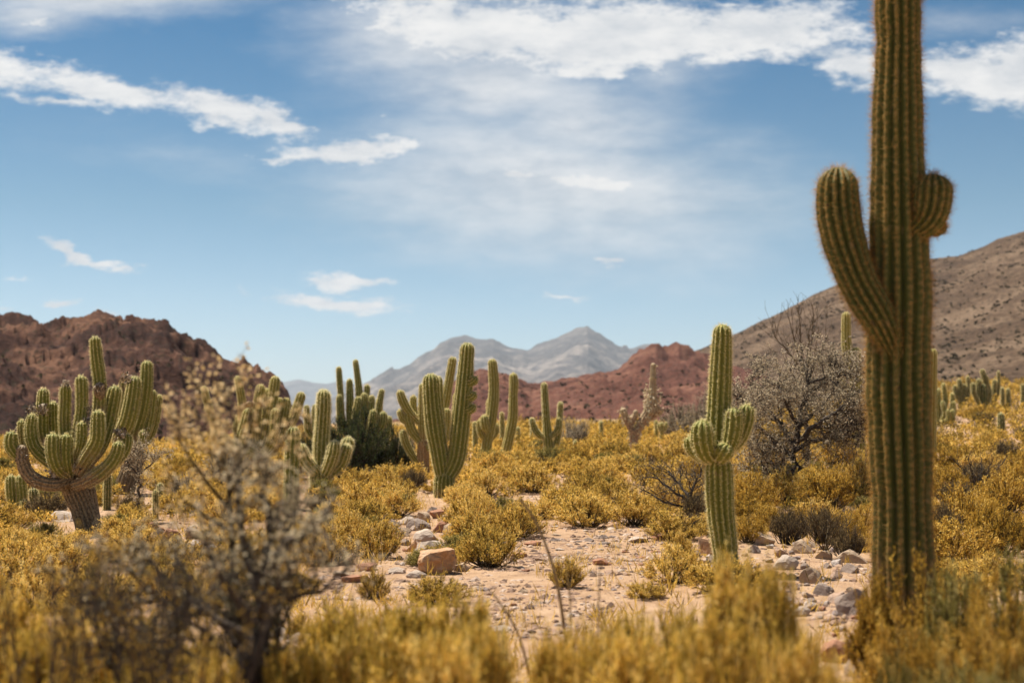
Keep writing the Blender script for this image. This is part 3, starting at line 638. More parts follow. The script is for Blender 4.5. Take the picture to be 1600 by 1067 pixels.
cactus('forked green cactus, two thick arms in a V and three round buds', [
    ('trunk', [(694, 780), (694, 758), (696, 736)], [33, 32, 34], 34, .55, .3, 0),
    ('arm', [(692, 744), (687, 710), (680, 670), (675, 625), (673, 584)], [22, 28, 29, 27, 24], 22, 0, 0, 0),
    ('arm', [(698, 746), (712, 718), (719, 670), (725, 610), (731, 536)], [22, 29, 28, 26, 22], 20, 0, 0, 0),
    ('arm', [(690, 730, .2), (689, 680, .25), (685, 630, .25), (684, 588, .25)], [14, 16, 16, 14], 13, 0, 0),
    ('bud', [(729, 598, -.05), (738, 596, -.08), (745, 589, -.1)], [10, 15, 14], 13, 0, 0), ('bud', [(727, 622, -.05), (736, 620, -.08), (743, 613, -.1)], [10, 15, 14], 13, 0, 0), ('bud', [(725, 641, -.05), (734, 640, -.08), (742, 633, -.1)], [10, 15, 14], 13, 0, 0)],
    base=(694, 777), landmark='forked cactus with three buds', spl=1.1)
cactus('orange-trunked branching cactus standing close behind the forked cactus', [
    ('trunk', [(661, 745), (661, 715), (662, 685)], [22, 20, 19], 18, .95, .9, .5),
    ('upper_stem', [(662, 695), (660, 655), (660, 625), (661, 599)], [14, 13, 12, 11], 10, .4, .1, 0),
    ('arm', [(656, 726), (645, 712), (634, 692), (629, 672)], [8, 11, 12, 10], 10, 0, 0), ('arm', [(660, 692), (645, 675), (638, 655), (637, 645)], [12, 14, 14, 12], 12, .3, 0),
    ('arm', [(655, 660), (640, 645), (630, 628), (624, 610)], [10, 13, 14, 11], 10, .3, 0), ('arm', [(640, 660), (630, 655), (624, 640)], [8, 11, 10], 10, .1, 0),
    ('arm', [(664, 695, .1), (690, 650, .2), (700, 605, .2), (708, 558, .2)], [12, 14, 14, 12], 11, .3, .1, 0), ('arm', [(666, 700, -.1), (692, 690, -.1), (697, 665, -.1), (698, 638, -.1)], [10, 12, 13, 12], 12, .2, 0),
    ('arm', [(656, 660, .2), (646, 640, .25), (646, 618, .25)], [9, 11, 10], 10, .3, .3), ('arm', [(668, 690, .3), (704, 680, .4), (712, 640, .4), (713, 615, .4)], [9, 11, 11, 10], 9, .3, .2)],
    depth=36, skin='skin_gold', landmark='orange-trunked cactus')
cactus('tall curved golden cactus column with two dark lobes low on its side', [
    ('trunk', [(756, 716), (762, 685), (769, 645), (772, 605), (769, 561)], [15, 16, 17, 16, 13], 13, .5, .1, 0, 0),
    ('arm', [(763, 676, -.1), (758, 665, -.15), (757, 648, -.15)], [8, 14, 12], 12, 0, 0), ('arm', [(762, 690, 0), (752, 676, 0), (750, 655, 0)], [8, 12, 11], 11, 0, 0), ('arm', [(766, 660, .1), (764, 640, .1), (764, 624, .1)], [7, 8, 7], 7, 0, 0), ('arm', [(764, 690, .15), (775, 676, .2), (776, 662, .2)], [6, 8, 7], 7, 0, 0)],
    depth=41, skin='skin_gold', landmark='curved golden column')
cactus('tall jointed golden cactus column with a dark neck ring near its top', [
    ('trunk', [(786, 722), (794, 690), (801, 655), (802, 625), (802, 613)], [16, 15, 15, 13, 12], 12, .5, .1, 0, 0), ('upper_stem', [(802, 616), (803, 600), (802, 583)], [12, 13, 12], 12, 0, 0)], depth=43, skin='skin_gold', landmark='jointed golden column')
for i, (x, yt, yb, w, dd, lb) in enumerate([(742, 659, 712, 8, 47, 'thin young cactus post nearest left of the curved golden column'), (784, 644, 705, 7, 50, 'thin cactus post between the two golden columns'),
        (809, 667, 705, 7, 52, 'short cactus post close behind the jointed golden column'), (727, 667, 715, 7, 46, 'thin cactus post just right of the forked cactus'), (831, 667, 705, 6, 55, 'faint cactus post behind the three-armed cactus'),
        (939, 658, 690, 6, 60, 'lone small cactus post on the far rise before the red ridge'), (899, 688, 704, 7, 50, 'tiny stub cactus among bushes right of the three-armed cactus'),
        (1025, 657, 682, 6, 60, 'small cactus post right of the dead cactus'), (1564, 645, 684, 11, None, 'lone short thick cactus post in the golden bushes at far right'),
        (1566, 605, 642, 6, 75, 'thin dark cactus post, first of the pair at far right'), (1575, 607, 642, 7, 75, 'thin dark cactus post, second of the pair at far right'), (1598, 600, 634, 7, 80, 'dark cactus post cut by the right edge of the picture')]):
    if dd is None: dd = hit(x, yb)[1]
    cactus(lb, [('trunk', [(x, yb), (x + .6, (yt + yb) / 2), (x, yt)], [w * .9, w, w * .85], w * .85, .2, 0)], depth=dd, skin='skin_dark' if x > 1500 else 'skin', landmark='far rise post' if x == 939 else None)
cactus('three-armed cactus with upraised side arms in front of the red ridge', [
    ('trunk', [(859, 722), (857, 695), (854, 660), (850, 598)], [16, 15, 12, 9], 9, .4, .1, 0, 0), ('arm', [(855, 684), (843, 680), (835, 669), (830, 653)], [7, 10, 10, 8], 8, 0, 0), ('arm', [(860, 682, -.1), (868, 676, -.12), (873, 667, -.12), (873, 653, -.12)], [7, 9, 10, 8], 8, 0, 0), ('arm', [(861, 712), (870, 690), (874, 660), (876, 628)], [7, 10, 9, 8], 8, .1, 0)],
    depth=44, landmark='three-armed cactus', spt=0.8)
cactus('small cactus trio of knobs right of the dead cactus', [('trunk', [(1034, 682), (1034, 668), (1034, 660)], [5, 6, 6], 6, 0, 0), ('arm', [(1034, 676), (1030, 668), (1029, 662)], [3, 5, 5], 5, 0, 0), ('arm', [(1035, 676), (1040, 668), (1041, 660)], [3, 5, 5], 5, 0, 0)], depth=58)
cactus('yellow-green cactus peeping out from behind the huge cactus, on its left', [
    ('trunk', [(1345, 735), (1343, 690), (1338, 620), (1337, 543)], [17, 18, 17, 16], 15, .3, .1, 0), ('arm', [(1342, 600), (1330, 572), (1323, 540), (1322, 488)], [13, 16, 15, 13], 13, .1, 0), ('arm', [(1342, 620, .1), (1318, 600, .1), (1314, 575, .1)], [8, 9, 8], 8, .2, .1)], depth=42, skin='skin_gold')
cactus('golden cactus post showing past the right edge of the huge cactus', [('trunk', [(1454, 725), (1455, 640), (1457, 545)], [15, 16, 14], 13, .2, 0)], depth=40, skin='skin_gold')
cactus('cluster of pale fat cactus stems nearest right of the huge cactus', [
    ('trunk', [(1466, 656), (1465, 630), (1465, 607)], [9, 10, 9], 9, .1, 0), ('arm', [(1470, 656), (1477, 630), (1474, 599)], [6, 7, 6], 6, 0, 0), ('arm', [(1470, 656), (1487, 640), (1488, 614)], [6, 7, 6], 6, 0, 0), ('arm', [(1470, 658, -.2), (1476, 645, -.3), (1472, 627, -.3)], [5, 7, 6], 6, 0, 0), ('arm', [(1470, 658, -.2), (1489, 650, -.3), (1490, 627, -.3)], [5, 6, 6], 6, 0, 0), ('arm', [(1470, 660, -.4), (1481, 655, -.5), (1481, 640, -.5)], [5, 6, 6], 6, 0, 0), ('arm', [(1470, 660, -.4), (1488, 657, -.5), (1488, 640, -.5)], [5, 6, 6], 6, 0, 0)], depth=62, landmark='pale stem cluster')
cactus('bulky dark cactus of packed columns at far right, tallest on the slope', [
    ('trunk', [(1537, 648), (1537, 625), (1537, 600)], [14, 15, 13], 12, .3, .1, 0), ('arm', [(1537, 640), (1545, 615), (1534, 577)], [8, 9, 7], 7, 0, 0), ('arm', [(1535, 640), (1528, 615), (1530, 592)], [8, 9, 8], 8, 0, 0), ('arm', [(1538, 640), (1543, 620), (1541, 588)], [7, 8, 7], 7, 0, 0), ('arm', [(1535, 640, -.2), (1522, 615, -.3), (1520, 598, -.3)], [6, 7, 7], 7, 0, 0)], depth=72, skin='skin_dark', landmark='bulky dark cactus')
cactus('low dark cactus clump between the pale cluster and the bulky dark cactus', [
    ('trunk', [(1502, 634), (1500, 615), (1499, 592)], [7, 8, 7], 7, .1, 0), ('arm', [(1502, 630), (1493, 615), (1492, 602)], [5, 7, 6], 6, 0, 0), ('arm', [(1503, 630), (1507, 615), (1506, 600)], [5, 7, 6], 6, 0, 0), ('arm', [(1503, 632), (1513, 615), (1512, 588)], [5, 6, 5], 5, 0, 0)], depth=78, skin='skin_dark')
cactus('dark two-column cactus between the bulky dark cactus and the thin pair', [('trunk', [(1553, 634), (1553, 615), (1554, 593)], [6, 7, 6], 6, .1, 0), ('arm', [(1553, 630), (1560, 612), (1560, 580)], [4, 5, 4], 4, 0, 0)], depth=80, skin='skin_dark')

def bark_flakes(root, D, spots, seed):
    rng = np.random.default_rng(seed); o = np.array(root.location)
    for (x, y, dd, w, n) in spots:
        g = Geo(); c = np.repeat((P(x, y, D + dd) - o)[None], n, 0); d = unit(rng.normal(size=(n, 3)))
        leaves(g, c + d * w * D / F * rng.uniform(.55, 1.05, (n, 1)), rng.normal(size=(n, 3)), rng.uniform(.025, .06, n), rng.uniform(.025, .05, n), rng, rng.uniform(.0, 1, n), d)
        stuff(g.obj('flaking_bark', M['cork'], root))
def dead_cactus():
    D = 47.0
    root = cactus('dead cream and orange cactus husk with ragged shaggy bark', [
        ('trunk', [(993, 712), (991, 690), (991, 668)], [15, 14, 16], 16, .8, .75, .5),
        ('arm', [(990, 678), (981, 660), (976, 648), (973, 637)], [10, 11, 11, 12], 12, .9, .6, .1),
        ('arm', [(993, 680), (1002, 662), (1012, 648), (1018, 636)], [12, 15, 18, 18], 16, .6, .5, .2),
        ('upper_stem', [(1016, 645), (1019, 625), (1020, 600), (1021, 567)], [24, 19, 11, 9], 9, .3, .2, .2, .3),
        ('arm', [(1014, 655), (1026, 644), (1032, 636)], [9, 12, 12], 11, .8, .2), ('arm', [(985, 668), (992, 650), (994, 640)], [8, 9, 8], 7, .8, .3)],
        depth=D, skin='dead', dens=0, landmark='dead cactus')
    rng = np.random.default_rng(5); g = Geo(); o = np.array(root.location)
    segs = [((1018, 645), (1020, 605), 10, 220), ((990, 690), (991, 668), 8, 90), ((981, 660), (974, 640), 7, 90), ((996, 668), (1016, 645), 8, 120), ((1026, 645), (1032, 634), 6, 50), ((1020, 605), (1021, 570), 4, 40)]
    for a, b, w, n in segs:
        t = rng.random(n); c = np.array([P(a[0] + (b[0] - a[0]) * k, a[1] + (b[1] - a[1]) * k, D) for k in t]) - o
        d = unit(rng.normal(size=(n, 3)) * np.array([1, 1, .5]) + np.array([0, 0, -.2]))
        leaves(g, c + d * w * 1.12 * D / F, d * .35 + np.array([0, 0, -.3]) + rng.normal(size=(n, 3)) * .4, rng.uniform(.05, .15, n), rng.uniform(.04, .09, n), rng, rng.uniform(.1, 1, n), d + np.array([0, 0, .3]))
    stuff(g.obj('flaking_bark', M['cream'], root))
dead_cactus()
bark_flakes(big_left, hit(143, 834)[1], [(56, 752, -.42, 10, 160), (36, 715, -.42, 10, 160), (85, 738, -.4, 10, 140), (156, 606, -.08, 9, 120), (77, 690, -.3, 8, 160), (140, 660, -.2, 9, 140), (125, 728, -.4, 10, 160), (50, 640, -.1, 7, 80), (188, 676, -.1, 9, 140), (102, 602, .05, 8, 90), (66, 640, 0, 9, 120), (134, 640, -.1, 9, 120), (196, 592, .5, 10, 120)], 7)

# ---------------------------------------------------------------- bushes
def bush_geo(rng, n_stem, n_twig, n_leaf, leaf_len, leaf_w, upright=0.0, lump=0.22, size=1.0):
    """unit bush: radius about 0.5, height about 0.5 (scaled when placed). returns (stem geo, leaf geo)"""
    az = rng.uniform(0, 2 * math.pi, n_stem); ce = rng.uniform(0.2 - 0.1 * upright, 1, n_stem)**(0.85 - 0.4 * upright)
    se = np.sqrt(1 - ce**2)
    lobes = unit(rng.normal(size=(9, 3)) + np.array([0, 0, .6])); d = np.stack([se * np.cos(az), se * np.sin(az), ce], 1)
    lum = 1 + lump * (np.max(d @ lobes.T, axis=1)**6 - 0.55) + rng.normal(size=n_stem) * 0.07
    tip = d * np.array([0.5, 0.5, 0.5]) * lum[:, None]
    tip[:, :2] *= (1 - 0.35 * upright)
    base = np.column_stack([rng.normal(size=(n_stem, 2)) * 0.06, np.full(n_stem, -0.02)])
    ctrl = base + (tip - base) * np.array([0.55, 0.55, 0.35])
    t = np.linspace(0, 1, 6)[None, :, None]
    S = (1 - t)**2 * base[:, None] + 2 * t * (1 - t) * ctrl[:, None] + t**2 * tip[:, None]
    sg = Geo(); tubes(sg, S, np.broadcast_to(np.linspace(0.010, 0.003, 6), (n_stem, 6)) * size, 3)
    # twigs
    i = np.repeat(np.arange(n_stem), n_twig); N = len(i); tt = rng.uniform(0.58, 1.0, N)[:, None]
    p0 = (1 - tt)**2 * base[i] + 2 * tt * (1 - tt) * ctrl[i] + tt**2 * tip[i]
    td = unit(unit(tip[i] - base[i]) * 0.7 + rng.normal(size=(N, 3)) * 0.42 + np.array([0, 0, 0.5 + upright]))
    tl = rng.uniform(0.06, 0.15, N)[:, None]
    tw = np.stack([p0, p0 + td * tl * 0.5, p0 + td * tl + np.array([0, 0, 0.01])], 1)
    tubes(sg, tw, np.broadcast_to([0.0035, 0.0025, 0.0012], (N, 3)) * size, 3)
    # leaves along the twigs
    j = np.repeat(np.arange(N), n_leaf); K = len(j); u = rng.uniform(0.1, 1.05, K)[:, None]
    pos = p0[j] + td[j] * tl[j] * u + rng.normal(size=(K, 3)) * 0.008
    ld = td[j] + rng.normal(size=(K, 3)) * 0.75
    tw_t = rng.normal(size=N) * 0.2
    tint = np.clip(0.47 + tw_t[j] + rng.normal(size=K) * 0.2 + 0.22 * (u[:, 0] - 0.5) + 0.15 * (tt[j, 0] - 0.7), 0, 1)
    lg = Geo(); leaves(lg, pos, ld, leaf_len * rng.uniform(.6, 1.3, K), leaf_w * rng.uniform(.7, 1.3, K), rng, tint, unit(pos * np.array([1.2, 1.2, 1.2])) + np.array([0, 0, .7]))
    return sg, lg
BUSH = {}
def bush_variants(kind, leafmat_, n, stem=M['stem'], **kw):
    out = []
    for k in range(n):
        rng = np.random.default_rng(hash_s(kind) + k)
        sg, lg = bush_geo(rng, **kw)
        out.append((sg.mesh('stems', stem, True), lg.mesh('foliage', M[leafmat_], False)))
    BUSH[kind] = out
def hash_s(s): return sum((i + 1) * ord(c) for i, c in enumerate(s)) * 7
bush_variants('gold', 'gold', 7, n_stem=80, n_twig=9, n_leaf=13, leaf_len=0.042, leaf_w=0.0105)
bush_variants('amber', 'amber', 5, n_stem=80, n_twig=9, n_leaf=13, leaf_len=0.042, leaf_w=0.0105)
bush_variants('olive', 'olive', 4, n_stem=80, n_twig=9, n_leaf=12, leaf_len=0.04, leaf_w=0.0105)
bush_variants('plume', 'plume', 5, n_stem=110, n_twig=9, n_leaf=15, leaf_len=0.05, leaf_w=0.010, upright=0.7, lump=0.4)
bush_variants('amberplume', 'amber', 4, n_stem=110, n_twig=9, n_leaf=15, leaf_len=0.045, leaf_w=0.011, upright=0.5, lump=0.4)
bush_variants('dry', 'drybrown', 4, n_stem=120, n_twig=7, n_leaf=7, leaf_len=0.05, leaf_w=0.007, upright=0.5, stem=M['wood'])
bush_variants('green', 'dgreen', 3, n_stem=110, n_twig=11, n_leaf=16, leaf_len=0.026, leaf_w=0.011, stem=M['wood'], lump=0.4)
bush_variants('greyscrub', 'grey', 3, n_stem=110, n_twig=9, n_leaf=9, leaf_len=0.03, leaf_w=0.009, stem=M['wood'], lump=0.35)
bush_variants('farlow', 'gold', 4, n_stem=40, n_twig=4, n_leaf=3, leaf_len=0.085, leaf_w=0.035, size=0.8)

KIND_NAME = dict(olive='olive_bush', gold='golden_bush', amber='golden_bush', plume='feathery_bush', amberplume='feathery_bush', dry='dry_tussock', green='evergreen_shrub', greyscrub='grey_shrub')
brng = random.Random(4)
BUSHES = []
def put_bush(kind, loc, wm, hm, label=None, rot=None, seed=None):
    v = BUSH[kind][brng.randrange(len(BUSH[kind])) if seed is None else seed]
    root = link(KIND_NAME[kind], None, loc=(loc[0], loc[1], loc[2] - 0.015)); root.rotation_euler = (0, 0, brng.uniform(0, 6.28) if rot is None else rot)
    root.scale = (wm / 1.12, wm / 1.12 * brng.uniform(.88, 1.1), hm / 0.6)
    link('stems', v[0], root); link('foliage', v[1], root)
    BUSHES.append([root, kind, np.array(loc), wm, hm, label])
    return root
def pbush(px, py, w, h, kind='gold', label=None):
    p = hit(px, py); s = p[1] / F
    # the base line seen is the near rim: step back by half the depth of the bush
    p2 = np.array((p[0] * (1 + 0.3 * w * s / p[1]), p[1] + 0.3 * w * s, 0)); p2[2] = hz(p2[0], p2[1])
    return put_bush(kind, p2, w * s, h * s * 1.05, label)
def fbush(px, ytop, w, depth, kind='plume', label=None):
    u, _ = ray(px, ytop); x = u * depth; gz = hz(x, depth)
    top = P(px, ytop, depth)[2]
    return put_bush(kind, np.array((x, depth, gz)), w * depth / F, (top - gz), label)

# hand-placed bushes around the clearing
pbush(768, 888, 122, 68, label='rounded golden bush touching the right side of the orange boulder')
pbush(588, 874, 104, 72, label='golden bush left of the rock pile with a deep dark base')
pbush(508, 884, 100, 78, label='golden bush at the left end of the clearing, behind the small flat red rocks')
pbush(584, 937, 60, 48, label='small golden bush alone on bare dirt in front of the flat red rocks')
pbush(884, 920, 78, 46, label='small golden bush alone on the dirt beside the tall dry stalk')
pbush(742, 834, 92, 62, label='golden bush directly behind the boulder bush, right of the pale stones')
for b in [(812, 826, 62, 46), (618, 810, 100, 52), (560, 812, 100, 55), (918, 826, 125, 56), (990, 824, 100, 58), (1030, 800, 80, 50), (942, 762, 78, 40), (832, 772, 95, 46), (762, 778, 80, 40), (775, 745, 90, 38),
          (880, 800, 90, 45), (958, 790, 90, 45), (1062, 874, 62, 46), (1018, 760, 85, 40), (900, 745, 60, 30), (752, 800, 50, 28), (625, 765, 105, 45), (560, 770, 90, 42), (640, 742, 110, 34), (600, 735, 70, 30), (478, 846, 80, 40), (530, 818, 80, 40), (420, 790, 60, 30), (545, 850, 70, 50), (1085, 760, 80, 48), (1060, 725, 70, 40), (960, 725, 70, 38), (1010, 725, 70, 36), (920, 715, 60, 28), (880, 722, 50, 26), (815, 735, 80, 30), (1100, 735, 60, 34)]:
    pbush(*b)
# left side
for b in [(100, 905, 130, 62), (30, 870, 90, 40), (175, 880, 70, 30), (60, 960, 140, 75), (60, 862, 80, 30), (20, 830, 70, 40), (205, 812, 60, 26), (275, 802, 90, 34), (310, 790, 80, 36), (360, 905, 100, 55), (260, 940, 120, 56), (420, 870, 90, 50), (350, 830, 110, 60), (400, 810, 90, 46), (320, 960, 100, 60), (150, 975, 150, 90), (430, 945, 90, 50), (460, 1000, 70, 40)]:
    pbush(*b)
# right side
for b in [(1180, 800, 90, 60, 'amber'), (1230, 790, 80, 55, 'gold'), (1290, 800, 110, 70, 'amber'), (1340, 780, 90, 60, 'gold'), (1190, 740, 80, 50, 'gold'), (1260, 735, 70, 44, 'gold'), (1310, 735, 90, 70, 'gold'), (1170, 850, 60, 44, 'amber'), (1285, 850, 90, 55, 'dry'), (1232, 852, 90, 60, 'dry'), (1325, 878, 84, 58, 'dry'), (1200, 830, 60, 40, 'amber'), (1500, 830, 120, 70, 'amber'), (1570, 810, 120, 70, 'amber'), (1480, 780, 90, 50, 'amber'), (1530, 770, 110, 50, 'dry'), (1590, 760, 90, 50, 'amber'), (1470, 740, 70, 38, 'amber'), (1520, 735, 90, 40, 'amber'), (1570, 730, 80, 40, 'dry'), (1470, 850, 90, 60, 'dry'), (1560, 870, 120, 80, 'amber'), (1350, 840, 60, 50, 'amber'), (1140, 760, 50, 44, 'gold'), (1090, 815, 70, 44, 'dry')]:
    pbush(*b)
# near rows, bases below the picture
for f in [(455, 985, 190, 7.2), (530, 948, 210, 7.4), (640, 925, 230, 7.6), (720, 930, 200, 7.9), (600, 985, 260, 6.4), (760, 990, 220, 6.3), (880, 985, 200, 6.5), (985, 962, 150, 7.8), (1060, 962, 170, 7.3), (930, 985, 120, 7.2), (1000, 985, 230, 6.2), (1150, 890, 190, 7.0), (1215, 905, 150, 6.9), (1120, 960, 230, 5.9), (1240, 960, 170, 6.1), (470, 1010, 190, 6.2), (690, 1010, 240, 5.8), (1300, 1035, 120, 6.0), (500, 975, 140, 7.9), (395, 1015, 140, 6.8)]:
    fbush(*f, kind='plume')
for f in [(1425, 866, 200, 8.9), (1375, 915, 130, 9.0), (1490, 870, 180, 8.4), (1560, 885, 200, 7.8), (1612, 830, 150, 8.8), (1450, 985, 130, 7.2), (1530, 955, 170, 6.9), (1605, 965, 160, 6.4), (1396, 950, 140, 8.0), (1490, 1020, 170, 6.1), (1400, 1010, 90, 6.9), (1580, 1030, 180, 5.8)]:
    fbush(*f, kind=('amber', 'olive', 'amberplume')[int(f[0] / 5) % 3])
for f in [(20, 940, 190, 7.6), (110, 960, 210, 7.2), (200, 985, 200, 7.0), (60, 1000, 240, 6.3), (300, 1000, 200, 6.9), (180, 1030, 240, 5.9), (330, 1040, 190, 6.0), (-20, 900, 160, 8.4)]:
    fbush(*f, kind='plume' if f[0] % 40 else 'amberplume')
# evergreens and grey scrub
pbush(545, 752, 165, 100, 'green', 'large dark green bush below the wide cactus clump')
pbush(612, 745, 80, 66, 'green', 'smaller dark green bush right of the large dark green one')
pbush(478, 735, 60, 55, 'green', 'dark bush between the golden cluster cactus and the bristly bowl cactus')
for b, l in [((895, 700, 76, 46), 'grey scrub bush right of the three-armed cactus'), ((1068, 690, 90, 60), 'pale grey shrub behind the slim cactus, left side'), ((1115, 690, 80, 80), 'taller pale pinkish-grey shrub behind the slim cactus'), ((625, 725, 60, 50), 'dim grey shrub between the evergreen and the orange-trunked cactus'), ((290, 780, 60, 40), 'grey scrub bush at the foot of the left hill'), ((1440, 690, 60, 40), 'grey scrub bush right behind the huge cactus'), ((355, 760, 90, 60), 'grey scrub bush left of the golden cluster cactus')]:
    pbush(*b, 'greyscrub', l)

# ---- zones of bare dirt and stones, in photo pixels on the ground
def inside(poly, x, y):
    x = np.asarray(x, float); y = np.asarray(y, float); r = np.zeros(x.shape, bool); n = len(poly)
    for i in range(n):
        (x1, y1), (x2, y2) = poly[i], poly[(i + 1) % n]
        c = ((y1 > y) != (y2 > y)) & (x < (x2 - x1) * (y - y1) / (y2 - y1 + 1e-12) + x1); r ^= c
    return r
Z = dict(pile=[(596, 884), (588, 830), (610, 800), (715, 798), (728, 835), (702, 872), (650, 892)],
    upper=[(790, 850), (845, 822), (890, 816), (1010, 812), (1045, 850), (1040, 895), (900, 900), (800, 895)],
    leftpile=[(203, 838), (225, 813), (290, 818), (342, 845), (335, 874), (265, 870)],
    right=[(1040, 900), (1085, 850), (1180, 850), (1260, 845), (1385, 880), (1392, 940), (1300, 1000), (1230, 960), (1150, 915)],
    lowleft=[(388, 992), (430, 972), (522, 985), (508, 1018), (420, 1028)],
    leftedge=[(-5, 918), (2, 882), (45, 878), (62, 900), (34, 922)],
    farpath=[(780, 795), (850, 765), (868, 738), (896, 733), (888, 770), (850, 800), (800, 812)],
    clearing=[(465, 938), (478, 895), (600, 884), (700, 890), (830, 865), (1000, 880), (1010, 915), (960, 950), (905, 1000), (740, 998), (735, 942), (620, 940)],
    midleft=[(400, 752), (425, 735), (440, 750), (425, 775)])
BARE = list(Z.values()) + [[(92, 862), (85, 795), (185, 795), (178, 862)], [(430, 815), (430, 770), (485, 770), (482, 815)], [(668, 800), (668, 770), (722, 770), (722, 800)], [(475, 775), (475, 745), (530, 745), (530, 775)], [(182, 800), (182, 768), (235, 768), (235, 800)]]
def hit_many(px, py):
    px = np.asarray(px, float); py = np.asarray(py, float)
    a = (px - 800) / F; b = -(py - 533.5) / F; c, s = math.cos(PITCH), math.sin(PITCH)
    dy = c - b * s; u = a / dy; v = (s + b * c) / dy
    Y = CAMZ / np.maximum(-v, 1e-3)
    for _ in range(14): Y = 0.5 * Y + 0.5 * np.clip((CAMZ - H(u * Y, Y)) / np.maximum(-v, 1e-3), 3, 300)
    return np.stack([u * Y, Y, H(u * Y, Y)], -1)

# ---- fill the plain with more bushes
def fill():
    rng = np.random.default_rng(12)
    N = 4600
    Y = np.sqrt(rng.uniform(14**2, 112**2, N)); X = Y * rng.uniform(-0.40, 0.42, N)
    # denser near: sample extra
    Y2 = rng.uniform(13, 60, 3500); X2 = Y2 * rng.uniform(-0.40, 0.42, 3500)
    X = np.concatenate([X2, X]); Y = np.concatenate([Y2, Y]); Zz = H(X, Y)
    c, s = math.cos(PITCH), math.sin(PITCH); zz = Zz - CAMZ
    f = Y * c + zz * s; px = 800 + F * X / f; py = 533.5 - F * (-Y * s + zz * c) / f
    taken = [(b[2][0], b[2][1], b[3] * 0.5) for b in BUSHES] + [(x, y, r + 0.05) for x, y, r in FOOT]
    ta = np.array(taken); out = []
    bare = np.zeros(len(X), bool)
    for z in BARE: bare |= inside(z, px, py)
    pat = fbm(X * 0.09, Y * 0.09, 3, 44)
    for i in range(len(X)):
        if bare[i]: continue
        if pat[i] < -0.28 and rng.random() < 0.8: continue
        r = rng.uniform(0.2, 0.7) * (1.0 if Y[i] < 60 else 1.25)
        if r > 0.5 and rng.random() < .4: r *= 0.7
        d2 = (ta[:, 0] - X[i])**2 + (ta[:, 1] - Y[i])**2
        k = 0.9 if Y[i] < 30 else 0.86
        if np.any(d2 < (k * (ta[:, 2] + r))**2): continue
        ta = np.vstack([ta, (X[i], Y[i], r)]); out.append((X[i], Y[i], Zz[i], r, px[i], py[i]))
    return out
filled = fill()
filled.sort(key=lambda t: -t[3] / t[1])
n_ind = 0; rest = []
have = sum(1 for b in BUSHES if b[1] in ('gold', 'amber'))
frng = random.Random(8)
for t in filled:
    x, y, z, r, px, py = t
    seen = -40 < px < 1640 and py < 1050
    if seen and have + n_ind < 330:
        q = frng.random(); warm = ('amber' if q < .5 else 'dry' if q < .64 else 'olive' if q < .8 else 'gold') if px > 1150 else ('gold' if q < .62 else 'amber' if q < .74 else 'olive' if q < .9 else 'dry')
        put_bush(warm, np.array((x, y, z)), 2 * r, r * frng.uniform(0.65, 1.05)); n_ind += 1
    else: rest.append(t)
def hill_scrub():
    rng = np.random.default_rng(71); g = Geo()
    for nm, n, lo, hi, r0, r1 in (('hill_left', 2000, .05, .97, .1, .3), ('hill_centre', 2200, .05, .9, .2, .5), ('hill_right', 14000, .04, .97, .2, .6)):
        V = HILLV[nm]; V = V[(V[:, 3] > lo) & (V[:, 3] < hi)]; V = V[rng.integers(0, len(V), n)]
        # scrub keeps to the gullies and thins out in bands
        keep = fbm(V[:, 0] * .05, V[:, 1] * .03, 4, 19) + rng.normal(size=n) * .25 > -0.05; V = V[keep]
        i = np.repeat(np.arange(len(V)), 8); r = rng.uniform(r0, r1, len(V))[i]; N = len(i)
        d = unit(rng.normal(size=(N, 3)) + np.array([0, 0, .7])); d[:, 2] = np.abs(d[:, 2])
        leaves(g, V[i, :3] + d * r[:, None] * .2, d, r * .9, r * .75, rng, np.clip(rng.normal(.35, .25, N), 0, 1))
    stuff(g.obj('hill_scrub', M['hillscrub'], smooth=False), 'dark low scrub dotted over the slopes')
M['hillscrub'] = leafmat('hill_scrub_foliage', [(0.0, (0.05, 0.04, 0.022)), (0.6, (0.10, 0.08, 0.042)), (1.0, (0.20, 0.155, 0.085))], 0.15, 0)
hill_scrub()
def far_scrub():
    rng = np.random.default_rng(3); g = Geo(); sgeo = Geo()
    low = []
    for k in range(5):
        sg, lg = bush_geo(np.random.default_rng(900 + k), 34, 3, 3, 0.11, 0.042)
        low.append((np.concatenate(lg.V), np.concatenate(lg.A)[:, 0], lg.n))
    for (x, y, z, r, px, py) in rest:
        V, a, n = low[rng.integers(5)]; th = rng.uniform(0, 6.28); c, s = math.cos(th), math.sin(th)
        W = np.column_stack([(V[:, 0] * c - V[:, 1] * s) * 2 * r + x, (V[:, 0] * s + V[:, 1] * c) * 2 * r + y, V[:, 2] * 2.1 * r + z])
        g.add(W, Q=np.arange(n).reshape(-1, 4), a=np.clip(a + rng.normal() * .12 - (0.12 if px > 1100 else 0), 0, 1))
    stuff(g.obj('far_scrub', M['gold'], smooth=False), 'low golden scrub covering the far plain below the hills')
far_scrub()

